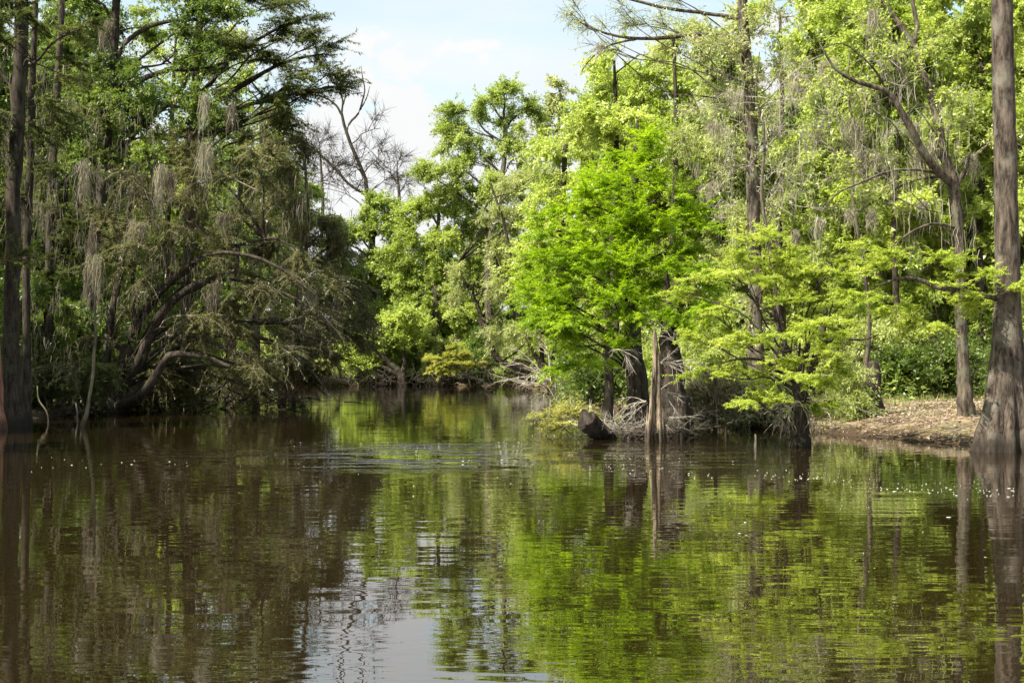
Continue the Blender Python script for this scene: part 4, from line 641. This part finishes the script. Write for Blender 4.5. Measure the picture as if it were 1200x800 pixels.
# fallen wood at the left waterline
def lying(label, d, path, mat, seed, group=None, k=9): return pole('log', label, 'fallen log', d, path, mat, seed, k, .08, 5, .12, group, 16, .15)
lying('long dark log lying low from the leaning trunks into the water', 52, [(118, 476, 9), (150, 474, 9), (175, 473, 8), (195, 482, 6), (205, 490, 4)], 'wet', 301)
lying('red brown broken log end propped above the left water', 54, [(226, 478, 8), (218, 472, 9), (211, 467, 9), (206, 464, 7)], 'rust', 302)
lying('dark slanting limb dipping into the water before the left thicket', 51, [(185, 484, 5), (175, 475, 6), (165, 460, 6), (158, 445, 5)], 'wet', 303)
lying('long thin branch floating at the tip of the left thicket', 52, [(240, 482, 4), (275, 483, 4), (310, 482, 3), (345, 478, 2), (360, 474, 1)], 'wet', 304)
for i, (x0, x1, lab) in enumerate([(390, 470, 'dark roots and brush along the far bank under the bare dead tree'), (480, 560, 'dark roots and brush along the far bank below the lime tree'), (350, 400, 'dark brush at the left end of the far bank')]):
    twigs('brush_pile', lab, 'brush pile', 103, ((x0 + x1) / 2, 446), 130, ((x1 - x0) * .55, 6), 20, 'bark_dark', 330 + i, .25, .04)
lying('grey driftwood stick bridging low branches on the left', 58, [(195, 452, 3), (220, 453, 3), (250, 452, 3), (285, 449, 2)], 'dead', 305)
twigs('brush_pile', 'drowned tangle of black branches under the left thicket', 'brush pile', 53, (265, 470), 90, (110, 12), 50, 'wet', 311, .3, .028)
twigs('brush_pile', 'dark roots and sticks piled at the foot of the leaning trunks', 'brush pile', 50, (165, 468), 70, (70, 14), 45, 'wet', 312, .3, .028)
twigs('brush_pile', 'pale brush of sticks between left trunks at the waterline', 'brush pile', 45, (75, 483), 40, (36, 4), 24, 'bark', 313, .15, .016)
twigs('brush_pile', 'brown reddish twigs trailing at the right tip of left thicket', 'brush pile', 57, (335, 465), 60, (40, 12), 34, 'rust', 314, .2, .014)
twigs('brush_pile', 'dark dead brush overhanging the far bank under the willow', 'brush pile', 92, (625, 440), 120, (70, 14), 34, 'bark_dark', 315, .3, .035)
twigs('brush_pile', 'grey brown brush along the water right of the thin dead pole', 'brush pile', 36.5, (830, 488), 120, (80, 20), 34, 'bark', 316, .35, .012)
twigs('brush_pile', 'fine grey brush in front of the olive thicket by low cypress', 'brush pile', 35.5, (905, 485), 110, (90, 24), 34, 'bark_pale', 317, .35, .010)
twigs('brush_pile', 'thin sticks and canes at the back of the sandy clearing', 'brush pile', 46, (1085, 430), 110, (110, 30), 60, 'bark', 318, .9, .014)

# ------------------------------------------------------------------ forest beyond: copied trees that close the view
rng = np.random.default_rng(77)
def forest(protos, group, n, ylo, yhi, gap, smin, grid_seed, sc0, sc1, hgt, hmid, hgap, must=()):
    rng = np.random.default_rng(grid_seed); spots = list(must)
    for _ in range(9000):
        y = rng.uniform(ylo, yhi); x = rng.uniform(-.42, .42) * y
        s = max(np.interp(y, *LB) - x, x - np.interp(y, *RB), y - np.interp(x, *FB)); px = 600 + x * F / y
        if s < smin or (640 < px < 980 and y < 58) or (px > 980 and y < 47): continue
        if hgap and 340 < px < 480 and 106 < y < 140: continue
        if spots and min(math.hypot(x - a, y - b) for a, b in spots) < gap: continue
        spots.append((x, y))
        if len(spots) >= n: break
    names = [t['label'].split(' of the ')[0] for t in protos]
    for k, (x, y) in enumerate(spots):
        px = 600 + x * F / y; hm = hgt
        if 330 < px < 700 and hgt > 5: hm = hmid if px > 490 else hmid * .7
        sc = min(1.15, hm / hgt) * rng.uniform(sc0, sc1); loc = (x, y, float(gz(x, y)) - .1); rz = rng.uniform(0, 6.28)
        pi = k
        if k < len(protos): t = protos[k]; t.location = loc; t.rotation_euler = (0, 0, rz); t.scale = (sc,) * 3
        else:
            pi = (2 if y < 70 and px < 330 else int(rng.integers(0, len(protos)))) if x < 0 else 2 if (hgt < 5 and px > 1000 and y < 62) else int(rng.integers(0, 2))  # shade-darkened proto for the near left and behind the right bank
            t = copy_tree(protos[pi], loc, rz, sc)
        side = 'behind the right bank' if x > np.interp(y, *RB) - 1 else 'beyond the far bank' if y > 100 else 'behind the left bank'
        t['label'] = names[pi] + (' in the forest ' if hgt > 5 else ' on the forest floor ') + side; t['group'] = group + ' ' + side
TL = [(570, 130, 50, 40), (630, 140, 50, 40), (600, 80, 44, 36), (560, 200, 50, 40), (640, 210, 50, 44), (600, 180, 50, 40), (580, 280, 55, 36), (635, 290, 50, 36), (600, 350, 60, 30)]
forest([tree('forest_tree', lab, 'tree', 80, [(600, 460, 6), (602, 360, 5), (598, 250, 4), (600, 150, 3), (601, 90, 2)], [(a, b + 35, c, e) for a, b, c, e in TL] + [(575, 415, 40, 20), (630, 410, 40, 20)], 'broad', lf, 'bark_dark', seed=400 + i, fill=1.0, limb_r=.07, sub=dict(cr=16), dens=1.0)
        for i, (lf, lab) in enumerate([('forest', 'mid green tree of the forest beyond'), ('spring', 'yellow green tree of the forest beyond'), ('shadelight', 'dark green tree of the forest beyond')])],
       'forest trees', 150, 46, 150, 4.4, 2.5, 78, .8, 1.05, 22., 17., True)
SL = [(575, 385, 34, 24), (625, 385, 34, 24), (600, 355, 36, 24), (600, 400, 50, 16), (560, 405, 26, 14), (642, 405, 26, 14)]
forest([tree('understory_shrub', lab, 'shrub', 70, [(600, 465, 4), (600, 437, 3.5), (602, 400, 2)], [(a, b + 40, c, e) for a, b, c, e in SL], 'willow', lf, 'bark_dark', seed=420 + i, fill=1.2, limb_r=.04, sub=dict(cr=16), dens=.8)
        for i, (lf, lab) in enumerate([('forest', 'mid green shrub of the forest floor beyond'), ('olive', 'pale olive shrub of the forest floor beyond'), ('shadelight', 'dark green shrub of the forest floor beyond')])],
       'forest floor shrubs', 290, 45, 140, 2.4, 1.6, 79, .7, 1.15, 4., 4., False,
       must=[(x + .5 * math.sin(x * 3), float(np.interp(x, *FB)) + r, ) for r in (1.0, 3.2, 6.5) for x in np.arange(-34, 12, 2.1)] + [((px - 600) * d / F, d) for px, d in [(60, 49), (100, 51), (140, 53), (30, 47), (80, 56), (170, 56), (120, 60), (160, 64), (40, 58)]])

for k, (x, y, s) in enumerate([(-21, 33, .85), (-25, 27, .95), (-22, 21, .9), (-28, 33, 1.0), (-27, 18, 1.0), (-31, 25, 1.0), (-24, 38.5, .9)]):  # bank forest continued out of view, added to shade the left trees
    t = copy_tree([o for o in bpy.data.objects if o.name.startswith('forest_tree')][0], (x, y, float(gz(x, y)) - .1), k * 1.3, s); t['group'] = 'forest trees behind the left bank'; t['label'] = 'unseen mid green tree added to the left bank forest for shade'

# ------------------------------------------------------------------ ground cover, litter, floating specks
def scatter(name, n, box, mat, L, Wd, seed, up=1., lift=.02, stand=False, keep=None):
    rng = np.random.default_rng(seed); x = rng.uniform(box[0], box[1], n); y = rng.uniform(box[2], box[3], n); z = gz(x, y); ok = z > .02
    if keep is not None: ok &= keep(x, y)
    x, y, z = x[ok], y[ok], z[ok]; m = len(x); sz = rng.uniform(.5, 1.3, m)
    A = rng.normal(0, 1, (m, 3)) * ([.35, .35, .1] if stand else [1, 1, .25]) + ([0, 0, 1] if stand else [0, 0, 0]); N = rng.normal(0, .35, (m, 3)) + ([0, -1, 0] if stand else [0, 0, up])
    v, q = leaves(np.stack([x, y, z + rng.uniform(0, lift, m)], -1), A, N, L * sz, Wd * sz); o = obj(name, mesh(name, v, tris=q, tint=rng.uniform(0, 1, m), smooth=False), mat); o['kind'] = 'stuff'; return o
rng = np.random.default_rng(88); S = []
x = rng.uniform(6, 13, 900); y = rng.uniform(28.5, 46, 900); z = gz(x, y); ok = z > .03; x, y, z = x[ok], y[ok], z[ok]; m = len(x); an = rng.uniform(0, 6.28, m); ln = rng.uniform(.15, .9, m)
a = np.linspace(-.5, .5, 4); P = np.stack([x[:, None] + np.cos(an)[:, None] * ln[:, None] * a, y[:, None] + np.sin(an)[:, None] * ln[:, None] * a, 0 * x[:, None] + 0 * a], -1); P[..., 2] = gz(P[..., 0], P[..., 1]) + .015; P += rng.normal(0, .012, P.shape)
v, q = tubes(P, rng.uniform(.006, .016, (m, 1)) * np.array([1, 1, .9, .5])[None], 3)
tag(obj('fallen_twigs', mesh('fallen_twigs', v, q), 'bark_pale', kind='stuff'), 'broken twigs scattered over the sandy right bank', 'twigs')
tag(scatter('leaf_litter', 30000, (5, 16, 28, 50), 'litter', .075, .055, 1, lift=.05), 'dry tan fallen leaves strewn over the sandy right bank', 'leaf litter')
tag(scatter('leaf_litter', 9000, (-26, 12, 95, 125), 'litter', .3, .18, 2), 'reddish fallen leaves on the far bank floor', 'leaf litter')
tag(scatter('grass', 16000, (5, 24, 36, 62), 'grass', .22, .02, 3, stand=True, keep=lambda x, y: (np.sin(x * 1.7) * np.sin(y * .9 + 1) + (y - 41) * .12) > .1), 'short green grass tufts at the back of the sandy bank', 'grass')
tag(scatter('undergrowth', 22000, (3, 30, 40, 80), 'forest', .16, .10, 4, stand=False, lift=.8, keep=lambda x, y: np.sin(x * 1.1 + 2) * np.sin(y * .8) + (y - 45) * .06 > .25), 'low leafy undergrowth on the right forest floor', 'undergrowth')
tag(scatter('grass', 3000, (6, 14, 29, 40), 'grass', .12, .012, 6, stand=True, keep=lambda x, y: np.sin(x * 3.1) * np.sin(y * 2.3 + 1) > .45), 'thin green tufts dotted over the sandy bank', 'grass')
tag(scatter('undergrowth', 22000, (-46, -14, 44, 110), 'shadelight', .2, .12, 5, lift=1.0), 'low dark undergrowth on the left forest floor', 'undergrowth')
rng = np.random.default_rng(9); pts = []
for (x0, y0, x1, y1, n, jy) in [(340, 521, 530, 524, 20, 2.5), (400, 532, 640, 545, 26, 3), (60, 545, 250, 541, 12, 2), (880, 556, 1000, 562, 30, 3), (1040, 568, 1190, 580, 46, 4), (900, 560, 1190, 582, 20, 5), (700, 548, 850, 558, 20, 3), (0, 530, 600, 580, 16, 14), (600, 540, 1200, 640, 14, 25)]:
    t = rng.uniform(0, 1, n); pts.append(np.stack([x0 + (x1 - x0) * t, y0 + (y1 - y0) * t + rng.normal(0, jy, n)], -1))
pts = np.concatenate(pts); dd = CAMZ * F / np.maximum(pts[:, 1] - H, 30); n = len(pts); x = (pts[:, 0] - 600) * dd / F
a = np.arange(6) * np.pi / 3; rr = np.clip(rng.lognormal(-4.7, .5, (n, 1)), .004, .03) * rng.uniform(.7, 1.2, (n, 6)); V = np.stack([x[:, None] + np.cos(a) * rr, dd[:, None] + np.sin(a) * rr, np.full((n, 6), .006)], -1)
top = np.stack([x, dd, np.full(n, .010)], -1)[:, None]; V = np.concatenate([V, top], 1).reshape(-1, 3); b = (np.arange(n) * 7)[:, None]
T = np.stack([b + np.arange(6), b + (np.arange(6) + 1) % 6, np.broadcast_to(b + 6, (n, 6))], -1).reshape(-1, 3)
o = obj('floating_petals', mesh('floating_petals', V, tris=T), 'pollen', kind='stuff'); tag(o, 'tiny pale flecks drifting in lines on the dark river', 'floating debris')
print('leaves', N_LEAF[0], 'tris', sum(len(m.polygons) * 2 for m in bpy.data.meshes))
